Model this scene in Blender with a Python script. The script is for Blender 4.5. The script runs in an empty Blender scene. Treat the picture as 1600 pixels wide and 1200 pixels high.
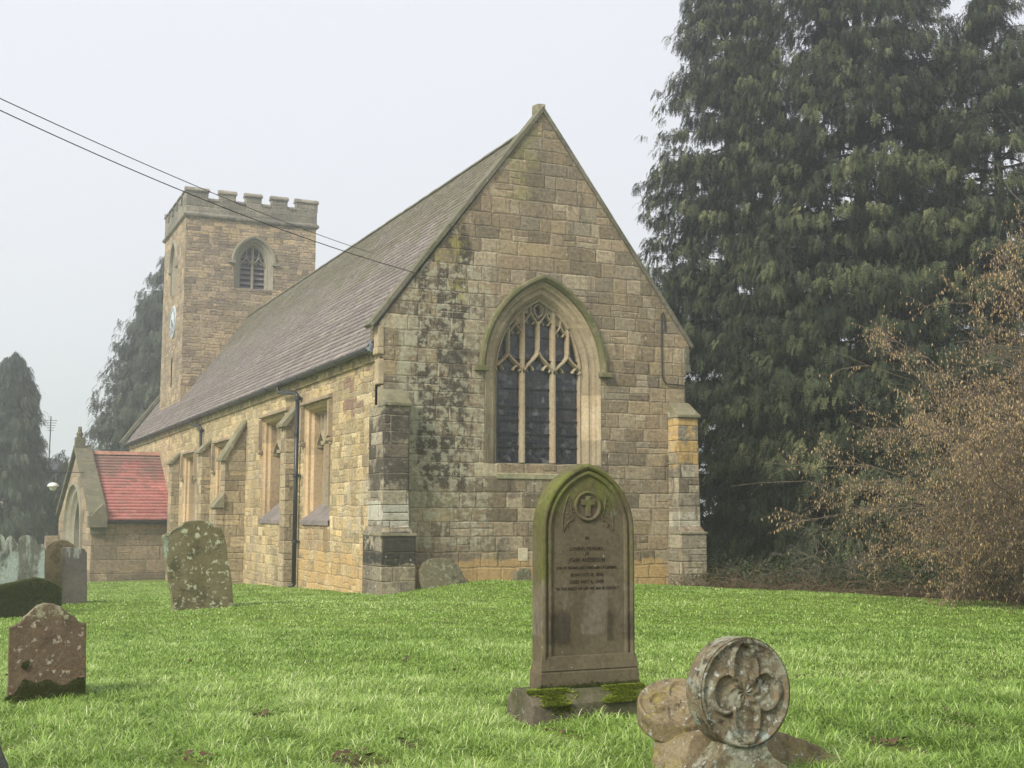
import bpy, bmesh, math, random
import numpy as np
from mathutils import Vector, Matrix
from mathutils.geometry import tessellate_polygon

random.seed(7)
RNG = np.random.default_rng(11)
scene = bpy.context.scene
COL = scene.collection

# ------------------------------------------------------------------ camera
CAM_F, CAM_O = 1886.4, np.array([-8.652, -25.82, 1.719])
_yaw, _pitch, _roll = .43, .107, .002
_cy, _sy = math.cos(_yaw), math.sin(_yaw)
FW = np.array([_sy*math.cos(_pitch), _cy*math.cos(_pitch), math.sin(_pitch)])
_r = np.array([_cy, -_sy, 0.]); _u = np.cross(_r, FW)
RT = math.cos(_roll)*_r + math.sin(_roll)*_u
UP = -math.sin(_roll)*_r + math.cos(_roll)*_u
cam = bpy.data.cameras.new('camera')
cam.lens = CAM_F/1600*36; cam.sensor_width = 36; cam.clip_end = 2000; cam.clip_start = .1
camo = bpy.data.objects.new('camera', cam); COL.objects.link(camo)
camo.matrix_world = Matrix(((RT[0], UP[0], -FW[0], CAM_O[0]), (RT[1], UP[1], -FW[1], CAM_O[1]),
                            (RT[2], UP[2], -FW[2], CAM_O[2]), (0, 0, 0, 1)))
scene.camera = camo

# ------------------------------------------------------------------ world, sun, exposure
SUN_DIR = Vector((-.86, -.42, .74)).normalized()          # towards the sun
SKY_STRENGTH = .27
world = bpy.data.worlds.new('World'); scene.world = world
world.use_nodes = True
wn = world.node_tree; wn.nodes.clear()
wout = wn.nodes.new('ShaderNodeOutputWorld'); wbg = wn.nodes.new('ShaderNodeBackground')
sky = wn.nodes.new('ShaderNodeTexSky'); sky.sky_type = 'NISHITA'; sky.sun_disc = False
sky.sun_elevation = math.asin(SUN_DIR.z); sky.sun_rotation = math.atan2(SUN_DIR.x, SUN_DIR.y)
sky.dust_density = 4; sky.air_density = 1.5
wsc = wn.nodes.new('ShaderNodeVectorMath'); wsc.operation = 'SCALE'; wsc.inputs['Scale'].default_value = .1
wmx = wn.nodes.new('ShaderNodeMix'); wmx.data_type = 'RGBA'
wmx.inputs[0].default_value = .93                           # fog-white overcast over the clear sky
wn.links.new(sky.outputs[0], wsc.inputs[0]); wn.links.new(wsc.outputs[0], wmx.inputs[6])
wmx.inputs[7].default_value = (1.0, 1.02, 1.09, 1)
wn.links.new(wmx.outputs[2], wbg.inputs[0]); wbg.inputs[1].default_value = SKY_STRENGTH
wn.links.new(wbg.outputs[0], wout.inputs[0])
sun = bpy.data.lights.new('sun', 'SUN'); sun.energy = 1.5; sun.angle = math.radians(16); sun.color = (1, .95, .86)
suno = bpy.data.objects.new('sun', sun); COL.objects.link(suno)
suno.rotation_euler = SUN_DIR.to_track_quat('Z', 'Y').to_euler()
scene.view_settings.view_transform = 'Standard'; scene.view_settings.look = 'None'
scene.view_settings.exposure = 1.80; scene.view_settings.gamma = 1
scene.render.engine = 'CYCLES'
scene.cycles.use_denoising = True
scene.cycles.max_bounces = 6; scene.cycles.diffuse_bounces = 3; scene.cycles.glossy_bounces = 2
scene.cycles.transmission_bounces = 2; scene.cycles.volume_bounces = 2; scene.cycles.transparent_max_bounces = 4
scene.cycles.use_light_tree = False

# ------------------------------------------------------------------ node helpers
def newmat(name):
    m = bpy.data.materials.new(name); m.use_nodes = True
    nt = m.node_tree; nt.nodes.clear()
    return m, nt
def N(nt, typ, ins=None, out=0, **props):
    n = nt.nodes.new(typ)
    for k, v in props.items(): setattr(n, k, v)
    for k, v in (ins or {}).items():
        s = n.inputs[k]
        if isinstance(v, bpy.types.NodeSocket): nt.links.new(v, s)
        else: s.default_value = v
    return n.outputs[out] if out is not None else n
def MA(nt, op, a, b=0., c=0., clamp=False):
    return N(nt, 'ShaderNodeMath', {0: a, 1: b, 2: c}, operation=op, use_clamp=clamp)
def MIX(nt, f, a, b, blend='MIX'):
    def c4(v): return v if isinstance(v, bpy.types.NodeSocket) else (tuple(v)+(1,))[:4]
    return N(nt, 'ShaderNodeMix', {0: f, 6: c4(a), 7: c4(b)}, out=2, data_type='RGBA', blend_type=blend)
def SS(nt, x, a, b, lo=0., hi=1.):
    return N(nt, 'ShaderNodeMapRange', {0: x, 1: a, 2: b, 3: lo, 4: hi}, interpolation_type='SMOOTHSTEP')
def NOISE(nt, vec, scale, detail=4, rough=.6, dist=0., out=0):
    return N(nt, 'ShaderNodeTexNoise', {'Vector': vec, 'Scale': scale, 'Detail': detail, 'Roughness': rough, 'Distortion': dist}, out=out)
def RAMP(nt, f, stops):
    n = nt.nodes.new('ShaderNodeValToRGB'); nt.links.new(f, n.inputs[0])
    cr = n.color_ramp
    while len(cr.elements) < len(stops): cr.elements.new(.5)
    for e, (p, c) in zip(cr.elements, stops): e.position = p; e.color = tuple(c)+(1,)
    return n.outputs[0]
def SEP(nt, v):
    n = nt.nodes.new('ShaderNodeSeparateXYZ'); nt.links.new(v, n.inputs[0]); return n.outputs
def COMB(nt, x, y, z): return N(nt, 'ShaderNodeCombineXYZ', {0: x, 1: y, 2: z})
def VMUL(nt, v, s): return N(nt, 'ShaderNodeVectorMath', {0: v, 1: s}, operation='MULTIPLY')
def BSDF(nt, color, rough=.9, bump=None, bdist=.01, bstr=1., spec=.25, extra=None):
    ins = {'Base Color': color if isinstance(color, bpy.types.NodeSocket) else tuple(color)+(1,), 'Roughness': rough, 'Specular IOR Level': spec}
    if bump is not None:
        ins['Normal'] = N(nt, 'ShaderNodeBump', {'Height': bump, 'Distance': bdist, 'Strength': bstr})
    if extra: ins.update(extra)
    b = N(nt, 'ShaderNodeBsdfPrincipled', ins)
    N(nt, 'ShaderNodeOutputMaterial', {'Surface': b}, out=None)
    return b
def POS(nt, obj=False):
    return N(nt, 'ShaderNodeTexCoord', out=3) if obj else N(nt, 'ShaderNodeNewGeometry', out=0)
def BOXC(nt, p, lo, hi, soft):
    """1 inside the world box lo..hi, fading over soft"""
    s = SEP(nt, p); r = None
    for i in range(3):
        if lo[i] is None: continue
        m = MA(nt, 'MULTIPLY', SS(nt, s[i], lo[i]-soft, lo[i]+soft), SS(nt, s[i], hi[i]-soft, hi[i]+soft, 1., 0.))
        r = m if r is None else MA(nt, 'MULTIPLY', r, m)
    return r

def ashlar(nt, u, v, ch, sw, mort, seed, wob=.02, split=.0):
    w = NOISE(nt, COMB(nt, u, v, seed), 2.2, 2, .5, out=1)
    w = SEP(nt, N(nt, 'ShaderNodeVectorMath', {0: w, 1: (.5, .5, .5)}, operation='SUBTRACT'))
    w2 = NOISE(nt, COMB(nt, u, v, seed+5), 14, 2, .5)
    w2 = MA(nt, 'MULTIPLY', MA(nt, 'SUBTRACT', w2, .5), wob*.8)
    u = MA(nt, 'ADD', MA(nt, 'ADD', u, MA(nt, 'MULTIPLY', w[0], wob*2)), w2)
    v = MA(nt, 'ADD', MA(nt, 'ADD', v, MA(nt, 'MULTIPLY', w[1], wob*2)), w2)
    rw = MA(nt, 'MULTIPLY', NOISE(nt, COMB(nt, seed, 3.1, MA(nt, 'MULTIPLY', v, 1.)), .9/ch*.33, 1, .5), .9)
    vv = MA(nt, 'ADD', MA(nt, 'DIVIDE', v, ch), rw)
    row = MA(nt, 'FLOOR', vv); fv = MA(nt, 'FRACT', vv)
    rr = N(nt, 'ShaderNodeTexWhiteNoise', {'W': MA(nt, 'ADD', row, seed*1.37)}, noise_dimensions='1D')
    su = MA(nt, 'ADD', MA(nt, 'MULTIPLY', MA(nt, 'DIVIDE', u, sw), MA(nt, 'ADD', .72, MA(nt, 'MULTIPLY', rr, .6))), MA(nt, 'MULTIPLY', rr, 17.))
    nn = NOISE(nt, COMB(nt, MA(nt, 'MULTIPLY', su, .8), MA(nt, 'MULTIPLY', row, 5.13), seed), 1., 0, .5)
    su = MA(nt, 'ADD', su, MA(nt, 'MULTIPLY', nn, 1.7))
    colm = MA(nt, 'FLOOR', su); fu = MA(nt, 'FRACT', su)
    s0 = N(nt, 'ShaderNodeTexWhiteNoise', {'Vector': COMB(nt, colm, row, seed+9.)}, out=0, noise_dimensions='3D')
    sp = MA(nt, 'GREATER_THAN', s0, 1.-split)                 # this stone is really two thin ones
    f2 = MA(nt, 'MULTIPLY', fv, 2.); half = MA(nt, 'MULTIPLY', MA(nt, 'FLOOR', f2), sp)
    fvs = MA(nt, 'FRACT', f2); chs = MA(nt, 'SUBTRACT', ch, MA(nt, 'MULTIPLY', sp, ch*.5))
    fv = MA(nt, 'ADD', MA(nt, 'MULTIPLY', fv, MA(nt, 'SUBTRACT', 1., sp)), MA(nt, 'MULTIPLY', fvs, sp))
    rnd = N(nt, 'ShaderNodeTexWhiteNoise', {'Vector': COMB(nt, colm, MA(nt, 'ADD', row, MA(nt, 'MULTIPLY', half, .37)), seed)}, out=1, noise_dimensions='3D')
    du = MA(nt, 'MULTIPLY', MA(nt, 'MINIMUM', fu, MA(nt, 'SUBTRACT', 1., fu)), sw)
    dv = MA(nt, 'MULTIPLY', MA(nt, 'MINIMUM', fv, MA(nt, 'SUBTRACT', 1., fv)), chs)
    d = MA(nt, 'MINIMUM', du, dv)
    mm = SS(nt, d, mort*.4, mort, 1., 0.)
    hh = SS(nt, d, 0., mort*2.6)
    return SEP(nt, rnd), mm, hh

def wall_uv(nt, p):
    s = SEP(nt, p); n = SEP(nt, N(nt, 'ShaderNodeNewGeometry', out=1))
    f = MA(nt, 'GREATER_THAN', MA(nt, 'ABSOLUTE', n[0]), MA(nt, 'ABSOLUTE', n[1]))
    u = MA(nt, 'ADD', MA(nt, 'MULTIPLY', s[0], MA(nt, 'SUBTRACT', 1., f)), MA(nt, 'MULTIPLY', MA(nt, 'ADD', s[1], 37.), f))
    return u, s[2], s

def masonry(name, pal, ch=.3, sw=.5, mort=.012, seed=1., wob=.02, rough_amt=1., dark=.35, lichen=.35,
            streak=.3, mortar_col=(.2, .165, .115), zones=None, bd=.025, mamt=.8, split=.15, fleck=.5, jdeep=.75):
    m, nt = newmat(name)
    p = POS(nt); u, v, s = wall_uv(nt, p)
    rnd, mm, hh = ashlar(nt, u, v, ch, sw, mort, seed, wob, split)
    col = RAMP(nt, rnd[0], [(i/(len(pal)-1), c) for i, c in enumerate(pal)])
    col = MIX(nt, 1., col, COMB(nt, MA(nt, 'ADD', .66, MA(nt, 'MULTIPLY', rnd[1], .62)), MA(nt, 'ADD', .66, MA(nt, 'MULTIPLY', rnd[1], .60)), MA(nt, 'ADD', .66, MA(nt, 'MULTIPLY', rnd[1], .56))), 'MULTIPLY')
    big = NOISE(nt, p, .45, 5, .6); fine = NOISE(nt, p, 11, 8, .68); vf = NOISE(nt, p, 60, 3, .7)
    hs = NOISE(nt, VMUL(nt, p, (3., 3., 14.)), 1.2, 5, .65)         # bedding layers in the stone
    col = MIX(nt, 1., col, RAMP(nt, fine, [(.28, (.42, .41, .39)), (.5, (1, 1, 1)), (.74, (1.5, 1.47, 1.36))]), 'MULTIPLY')
    col = MIX(nt, .75, col, RAMP(nt, hs, [(.3, (.72, .70, .68)), (.55, (1, 1, 1)), (.8, (1.2, 1.2, 1.15))]), 'MULTIPLY')
    col = MIX(nt, 1., col, RAMP(nt, big, [(.3, (.78, .78, .80)), (.7, (1.16, 1.14, 1.08))]), 'MULTIPLY')
    extra_mask = None
    if zones:
        for z in zones:
            zm = BOXC(nt, p, z['lo'], z['hi'], z.get('soft', .5))
            zn = NOISE(nt, VMUL(nt, p, z.get('vs', (1, 1, 1))), z.get('sc', 1.3), 8, .68)
            if z.get('perstone', 0): zn = MA(nt, 'ADD', zn, MA(nt, 'MULTIPLY', MA(nt, 'SUBTRACT', rnd[2], .5), z['perstone']))
            k = SS(nt, MA(nt, 'ADD', zn, MA(nt, 'MULTIPLY', MA(nt, 'SUBTRACT', zm, 1.), .6)), z.get('t0', .45), z.get('t1', .55))
            k = MA(nt, 'MULTIPLY', k, z.get('amt', .9))
            col = MIX(nt, k, col, MIX(nt, 1., z['col'], RAMP(nt, fine, [(.2, (.6, .6, .6)), (.8, (1.4, 1.4, 1.4))]), 'MULTIPLY'))
    mcol = MIX(nt, NOISE(nt, p, 3, 3, .6), mortar_col, tuple(c*.45 for c in mortar_col))
    # joints: open and dark in places, repointed pale in others, lost under grime elsewhere
    jn = NOISE(nt, p, .9, 5, .65, out=0)
    mcol = MIX(nt, SS(nt, jn, .50, .60), mcol, tuple(min(1, c*1.9) for c in mortar_col))
    jv = SS(nt, NOISE(nt, p, 2.7, 5, .7), .34, .56, .15, 1.)
    col = MIX(nt, MA(nt, 'MULTIPLY', MA(nt, 'MULTIPLY', mm, mamt), jv), col, mcol)
    # fine black and pale lichen flecks that ignore the joints
    fk = NOISE(nt, p, 8.5, 9, .78); fz = SS(nt, NOISE(nt, p, .7, 4, .6), .38, .62, .25, 1.)
    col = MIX(nt, MA(nt, 'MULTIPLY', MA(nt, 'MULTIPLY', SS(nt, fk, .40, .33), fz), fleck), col, (.05, .043, .032))
    col = MIX(nt, MA(nt, 'MULTIPLY', MA(nt, 'MULTIPLY', SS(nt, fk, .60, .67), fz), fleck), col, (.42, .38, .27))
    # black lichen in clumps and under ledges
    dk = NOISE(nt, VMUL(nt, p, (1, 1, .55)), 1.1, 9, .72)
    k = MA(nt, 'MULTIPLY', SS(nt, dk, .56, .66), dark)
    col = MIX(nt, k, col, (.045, .042, .035))
    st = NOISE(nt, VMUL(nt, p, (3.2, 3.2, .22)), 1.6, 5, .6)
    col = MIX(nt, MA(nt, 'MULTIPLY', SS(nt, st, .55, .72), streak), col, (.09, .08, .06))
    li = NOISE(nt, p, 6.5, 6, .75); li2 = NOISE(nt, p, .8, 3, .6)
    k = MA(nt, 'MULTIPLY', MA(nt, 'MULTIPLY', SS(nt, li, .6, .66), SS(nt, li2, .42, .6)), lichen)
    col = MIX(nt, k, col, (.50, .49, .38))
    sp = N(nt, 'ShaderNodeTexVoronoi', {'Vector': p, 'Scale': 7., 'Randomness': 1.}, out=0)
    col = MIX(nt, MA(nt, 'MULTIPLY', MA(nt, 'MULTIPLY', SS(nt, sp, .10, .16, 1., 0.), SS(nt, li, .5, .56)), min(1., lichen*1.5)), col, (.55, .54, .45))
    h = MA(nt, 'ADD', MA(nt, 'MULTIPLY', hh, jdeep), MA(nt, 'MULTIPLY', fine, .9*rough_amt))
    h = MA(nt, 'ADD', h, MA(nt, 'MULTIPLY', vf, .25)); h = MA(nt, 'ADD', h, MA(nt, 'MULTIPLY', rnd[2], .5))
    h = MA(nt, 'ADD', h, MA(nt, 'MULTIPLY', hs, .4*rough_amt))
    BSDF(nt, col, .92, h, bd, 1.)
    return m

def plainstone(name, c1, c2, seed=0., stain=.3, green=0., lichen=.3, bd=.008, obj=False, joints=0.):
    """dressed, unjointed stone: mouldings, copings, tracery"""
    m, nt = newmat(name); p = POS(nt, obj)
    p = N(nt, 'ShaderNodeVectorMath', {0: p, 1: (seed, seed*.7, seed*.3)}, operation='ADD')
    a = NOISE(nt, p, 1.3, 5, .6); f = NOISE(nt, p, 13, 8, .68); l = NOISE(nt, p, 5, 7, .75); v = NOISE(nt, p, 70, 2, .6)
    col = MIX(nt, SS(nt, a, .35, .65), c1, c2)
    if joints:
        blk = N(nt, 'ShaderNodeTexWhiteNoise', {'Vector': N(nt, 'ShaderNodeVectorMath', {0: VMUL(nt, p, (1/joints*.3, 1/joints*.3, 1/joints))}, operation='FLOOR')}, out=0)
        col = MIX(nt, 1., col, COMB(nt, *[MA(nt, 'ADD', .78, MA(nt, 'MULTIPLY', blk, .42-.02*i)) for i in range(3)]), 'MULTIPLY')
    col = MIX(nt, 1., col, RAMP(nt, f, [(.25, (.6, .6, .58)), (.5, (1, 1, 1)), (.8, (1.3, 1.3, 1.25))]), 'MULTIPLY')
    col = MIX(nt, MA(nt, 'MULTIPLY', SS(nt, NOISE(nt, p, 1.7, 8, .7), .52, .64), stain), col, (.055, .05, .04))
    if green: col = MIX(nt, MA(nt, 'MULTIPLY', SS(nt, NOISE(nt, p, 2.3, 6, .65), .42, .58), green), col, (.085, .10, .03))
    col = MIX(nt, MA(nt, 'MULTIPLY', SS(nt, l, .58, .65), lichen), col, (.48, .47, .36))
    h = MA(nt, 'ADD', MA(nt, 'MULTIPLY', f, 1.), MA(nt, 'MULTIPLY', v, .35))
    BSDF(nt, col, .9, h, bd, 1.)
    return m

# ------------------------------------------------------------------ mesh helpers
class MB:
    def __init__(s): s.v = []; s.f = []; s.mi = []
    def add(s, vs, fs, mi=0):
        b = len(s.v); s.v += [tuple(map(float, p)) for p in vs]
        s.f += [tuple(b+i for i in f) for f in fs]; s.mi += [mi]*len(fs)
    def box(s, x0, x1, y0, y1, z0, z1, mi=0, j=0.):
        r = lambda: random.uniform(-j, j) if j else 0.
        vs = [(x+r(), y+r(), z+r()) for z in (z0, z1) for x, y in ((x0, y0), (x1, y0), (x1, y1), (x0, y1))]
        s.add(vs, [(3, 2, 1, 0), (4, 5, 6, 7), (0, 1, 5, 4), (1, 2, 6, 5), (2, 3, 7, 6), (3, 0, 4, 7)], mi)
    def prism(s, poly, P, d0, d1, mi=0):
        """poly 2d extruded between depths d0 and d1, P maps (u,v,d) to world"""
        n = len(poly)
        s.add([P(u, v, d0) for u, v in poly]+[P(u, v, d1) for u, v in poly],
              [tuple(range(n)), tuple(range(2*n-1, n-1, -1))]+[(i, (i+1) % n, n+(i+1) % n, n+i) for i in range(n)], mi)
    def loft(s, rings, close=False, mi=0):
        n = len(rings[0]); vs = [p for r in rings for p in r]; fs = []
        for k in range(len(rings)-1):
            for i in range(n if close else n-1):
                a, b = k*n+i, k*n+(i+1) % n
                fs.append((a, b, b+n, a+n))
        s.add(vs, fs, mi)
    def holes(s, outer, holes, P, d, mi=0):
        loops = [[Vector((u, v, 0)) for u, v in l] for l in [outer]+holes]
        tr = tessellate_polygon(loops); flat = [p for l in loops for p in l]
        s.add([P(p.x, p.y, d) for p in flat], [tuple(t) for t in tr], mi)
    def tube(s, pts, rad, n=8, mi=0, caps=True):
        pts = [Vector(p) for p in pts]; rads = rad if isinstance(rad, (list, tuple)) else [rad]*len(pts)
        rings = []; ref = Vector((.13, .37, .92))
        for i, p in enumerate(pts):
            t = (pts[min(i+1, len(pts)-1)]-pts[max(i-1, 0)]).normalized()
            if abs(t.dot(ref)) > .95: ref = Vector((.9, .3, .1))
            a = t.cross(ref).normalized(); b = t.cross(a)
            rings.append([p+(a*math.cos(2*math.pi*k/n)+b*math.sin(2*math.pi*k/n))*rads[i] for k in range(n)])
        s.loft(rings, True, mi)
        if caps: s.add(rings[0], [tuple(range(n))], mi); s.add(rings[-1], [tuple(range(n))], mi)
    def build(s, name, mats, parent=None, smooth=False, bevel=0., recalc=True, loc=None):
        me = bpy.data.meshes.new(name)
        vs = s.v if loc is None else [(p[0]-loc[0], p[1]-loc[1], p[2]-loc[2]) for p in s.v]
        me.from_pydata(vs, [], s.f)
        if not isinstance(mats, (list, tuple)): mats = [mats]
        for m in mats: me.materials.append(m)
        me.polygons.foreach_set('material_index', s.mi)
        if recalc or bevel:
            bm = bmesh.new(); bm.from_mesh(me)
            bmesh.ops.remove_doubles(bm, verts=bm.verts, dist=1e-5)
            bmesh.ops.recalc_face_normals(bm, faces=bm.faces)
            if bevel:
                ed = [e for e in bm.edges if len(e.link_faces) == 2 and e.calc_face_angle(0) > .5]
                bmesh.ops.bevel(bm, geom=ed, offset=bevel, segments=2, affect='EDGES', profile=.6, clamp_overlap=True)
            bm.to_mesh(me); bm.free()
        if smooth: me.polygons.foreach_set('use_smooth', [True]*len(me.polygons))
        me.update()
        return link(name, me, parent, loc)
def link(name, data, parent=None, loc=None):
    o = bpy.data.objects.new(name, data); COL.objects.link(o)
    if parent: o.parent = parent
    if loc is not None: o.location = loc
    return o
def tag(o, label=None, cat=None, group=None, kind=None):
    if label: o['label'] = label
    if cat: o['category'] = cat
    if group: o['group'] = group
    if kind: o['kind'] = kind
    return o
def empty(name, loc=(0, 0, 0)):
    o = bpy.data.objects.new(name, None); COL.objects.link(o); o.location = loc; o.empty_display_size = .2
    return o
def npmesh(name, V, F, mats, parent=None, tint=None, smooth=False, loc=None, fmi=None):
    """V (n,3), F (m,k) arrays, k = 3 or 4"""
    me = bpy.data.meshes.new(name); V = np.asarray(V, np.float32)
    if loc is not None: V = V-np.array(loc, np.float32)
    F = np.asarray(F, np.int32); m, k = F.shape
    me.vertices.add(len(V)); me.vertices.foreach_set('co', np.ascontiguousarray(V).ravel())
    me.loops.add(m*k); me.loops.foreach_set('vertex_index', np.ascontiguousarray(F).ravel())
    me.polygons.add(m); me.polygons.foreach_set('loop_start', np.arange(0, m*k, k, dtype=np.int32))
    me.update(calc_edges=True)
    if not isinstance(mats, (list, tuple)): mats = [mats]
    for mt in mats: me.materials.append(mt)
    if fmi is not None: me.polygons.foreach_set('material_index', np.asarray(fmi, np.int32))
    if tint is not None:
        a = me.attributes.new('tint', 'FLOAT', 'POINT'); a.data.foreach_set('value', np.asarray(tint, np.float32))
    if smooth: me.polygons.foreach_set('use_smooth', np.ones(m, bool))
    me.validate(verbose=False)
    return link(name, me, parent, loc)

def scatter(TV, TF, P, R, S):
    """TV (t,3) template, TF faces, P (n,3), R (n,3,3) rotation, S (n,) or (n,3) scale"""
    n, t = len(P), len(TV); S = np.asarray(S)
    if S.ndim == 1: S = S[:, None].repeat(3, 1)
    V = np.einsum('nij,ntj->nti', R, TV[None]*S[:, None, :])+P[:, None, :]
    F = (TF[None]+(np.arange(n)*t)[:, None, None]).reshape(-1, TF.shape[1])
    return V.reshape(-1, 3), F
def frames(X, Z=None):
    """rotation matrices whose local x axis is X (n,3), local z near Z"""
    X = X/np.linalg.norm(X, axis=1, keepdims=True)
    Z = np.tile([0, 0, 1.], (len(X), 1)) if Z is None else Z
    Y = np.cross(Z, X); Y /= np.linalg.norm(Y, axis=1, keepdims=True)+1e-9
    Zn = np.cross(X, Y)
    return np.stack([X, Y, Zn], axis=2)

PG = lambda u, v, d: (u, d, v)             # gable plane y = 0, depth inwards
PS = lambda u, v, d: (d, u, v)             # side wall plane x = 0
def arch(cx, a, z0, rise, zb, d=0., n=12, jamb=True):
    R0 = (a*a+rise*rise)/(2*a); e = R0-a; R = R0+d
    a1 = math.acos(max(-1, min(1, -e/R)))
    L = [(cx+e+R*math.cos(math.pi-(math.pi-a1)*i/n), z0+R*math.sin(math.pi-(math.pi-a1)*i/n)) for i in range(n+1)]
    pts = L+[(2*cx-x, z) for x, z in reversed(L[:-1])]
    if jamb: pts = [(cx-a-d, zb)]+pts+[(cx+a+d, zb)]
    return pts
def bar(mb, path, w, d0, d1, P, nose=.4):
    """stone bar of width w along a 2d path, chamfered towards the front depth d0"""
    n = len(path); Lr = []
    for i, (x, z) in enumerate(path):
        x0, z0 = path[max(i-1, 0)]; x1, z1 = path[min(i+1, n-1)]
        l = math.hypot(x1-x0, z1-z0) or 1; nx, nz = -(z1-z0)/l, (x1-x0)/l
        q = []
        for o, d in ((-.5, d1), (-.5, d0+(d1-d0)*.45), (-.5*nose, d0), (.5*nose, d0), (.5, d0+(d1-d0)*.45), (.5, d1)):
            q.append(P(x+nx*o*w, z+nz*o*w, d))
        Lr.append(q)
    mb.loft(Lr, True)
    mb.add(Lr[0], [(0, 1, 2, 3, 4, 5)]); mb.add(Lr[-1], [(0, 1, 2, 3, 4, 5)])
def ogee(c, h, s, p, side, n=8):
    return [(c+side*(h-h*(1-math.cos(math.pi*t/n))/2), s+(p-s)*t/n) for t in range(n+1)]

# ------------------------------------------------------------------ ground height
GP = np.array([(-8.6, -25.8, .24), (-5, -20, .27), (-4.4, -18, .25), (-7.9, -15.2, .2), (-4.65, -4.2, .07), (-6.5, -1.5, .02), (-7.4, -4, 0),
    (-.3, -.8, -.03), (.8, -.7, .07), (1.9, -.7, .2), (3.7, -.7, .14), (7.7, -.7, -.02), (8.6, -.5, -.08), (-.5, 1.6, -.14), (-.4, 6.8, -.31),
    (-.4, 10.5, -.44), (-.5, 14, -.58), (-1, 28, -1.15), (-3.5, 28, -1.16), (-4, 38, -1.35), (6.7, -6, .13), (7.5, -11, .12), (5, -14, .18), (15, 8, -.2), (19, 1, -.1), (0, 62, -1.3),
    (-6, 62, -1.2), (-9, 20, -.9), (-22, 0, -.2), (-20, -20, .1), (20, -20, .1), (30, 30, -1), (-20, 40, -1.5), (0, -40, .2), (-8, 6, -.4), (-2, -10, .14), (2, -6, .12)])
def _k(r): return np.sqrt(r*r+2.)
_A = _k(np.linalg.norm(GP[:, None, :2]-GP[None, :, :2], axis=2)); _n = len(GP)
_M = np.zeros((_n+1, _n+1)); _M[:_n, :_n] = _A; _M[_n, :_n] = _M[:_n, _n] = 1
_W = np.linalg.solve(_M, np.append(GP[:, 2], 0))
def GZ(x, y):
    x = np.asarray(x, float); y = np.asarray(y, float); sh = x.shape
    q = np.stack([x.ravel(), y.ravel()], 1); out = np.zeros(len(q))
    for i in range(0, len(q), 20000):
        c = q[i:i+20000]; out[i:i+20000] = _k(np.linalg.norm(c[:, None]-GP[None, :, :2], axis=2))@_W[:_n]+_W[_n]
    r = np.hypot(q[:, 0], q[:, 1]-5); w = np.clip((r-45)/30, 0, 1)
    out = out*(1-w)-1.2*w
    X, Y = q[:, 0], q[:, 1]
    out += (.018*np.sin(X*1.7+Y*.6)*np.cos(Y*1.3-X*.4)+.010*np.sin(X*4.1+1)*np.sin(Y*3.7))*(1-w)
    return out.reshape(sh)
def gz(x, y): return float(GZ(np.array([x]), np.array([y]))[0])
# ------------------------------------------------------------------ stone, roof and metal materials
GABLE_PAL = [(.20, .162, .107), (.275, .225, .15), (.24, .195, .13), (.31, .265, .19), (.255, .20, .135), (.34, .295, .21), (.22, .18, .12), (.30, .24, .145)]
SIDE_PAL = [(.42, .33, .195), (.48, .40, .25), (.43, .33, .18), (.52, .44, .285), (.45, .345, .19), (.40, .335, .215), (.47, .36, .19), (.37, .29, .19)]
OCHRE = (.42, .28, .12)
M_gable = masonry('gable_masonry', GABLE_PAL, .335, .47, .013, 2.3, .034, dark=.55, lichen=.6, streak=.5, fleck=.8, split=.12, mamt=.62, jdeep=.5, zones=[
    dict(lo=(-1, None, -1), hi=(9, None, .75), soft=.25, t0=.36, t1=.44, col=OCHRE, amt=.85, perstone=.28),
    dict(lo=(-.5, None, .8), hi=(2.1, None, 3.2), soft=.5, t0=.50, t1=.60, col=(.22, .21, .11), amt=.6),
    dict(lo=(.5, None, 2.0), hi=(2.4, None, 9.2), soft=.5, t0=.41, t1=.50, col=(.045, .038, .028), amt=.85, perstone=.14, vs=(1.6, 1, .45), sc=1.9),
    dict(lo=(.15, None, .7), hi=(.95, None, 6.3), soft=.25, t0=.40, t1=.56, col=(.36, .35, .24), amt=.75, vs=(2, 1, .5)),
    dict(lo=(.0, None, .6), hi=(3.0, None, 8.0), soft=.5, t0=.48, t1=.56, col=(.37, .35, .25), amt=.8, sc=5.),
    dict(lo=(.7, None, 6.4), hi=(2.3, None, 9.2), soft=.6, t0=.47, t1=.58, col=(.30, .26, .07), amt=.7),
    dict(lo=(2.6, None, 8.5), hi=(4.4, None, 11.5), soft=.6, t0=.48, t1=.60, col=(.20, .20, .07), amt=.6),
    dict(lo=(.4, None, 4.7), hi=(3.2, None, 6.4), soft=.5, t0=.50, t1=.58, col=(.06, .05, .035), amt=.7, perstone=.2),
    dict(lo=(2.2, None, 1.9), hi=(5.6, None, 2.7), soft=.25, t0=.52, t1=.6, col=(.08, .06, .045), amt=.6, vs=(2, 1, .6))])
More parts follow.
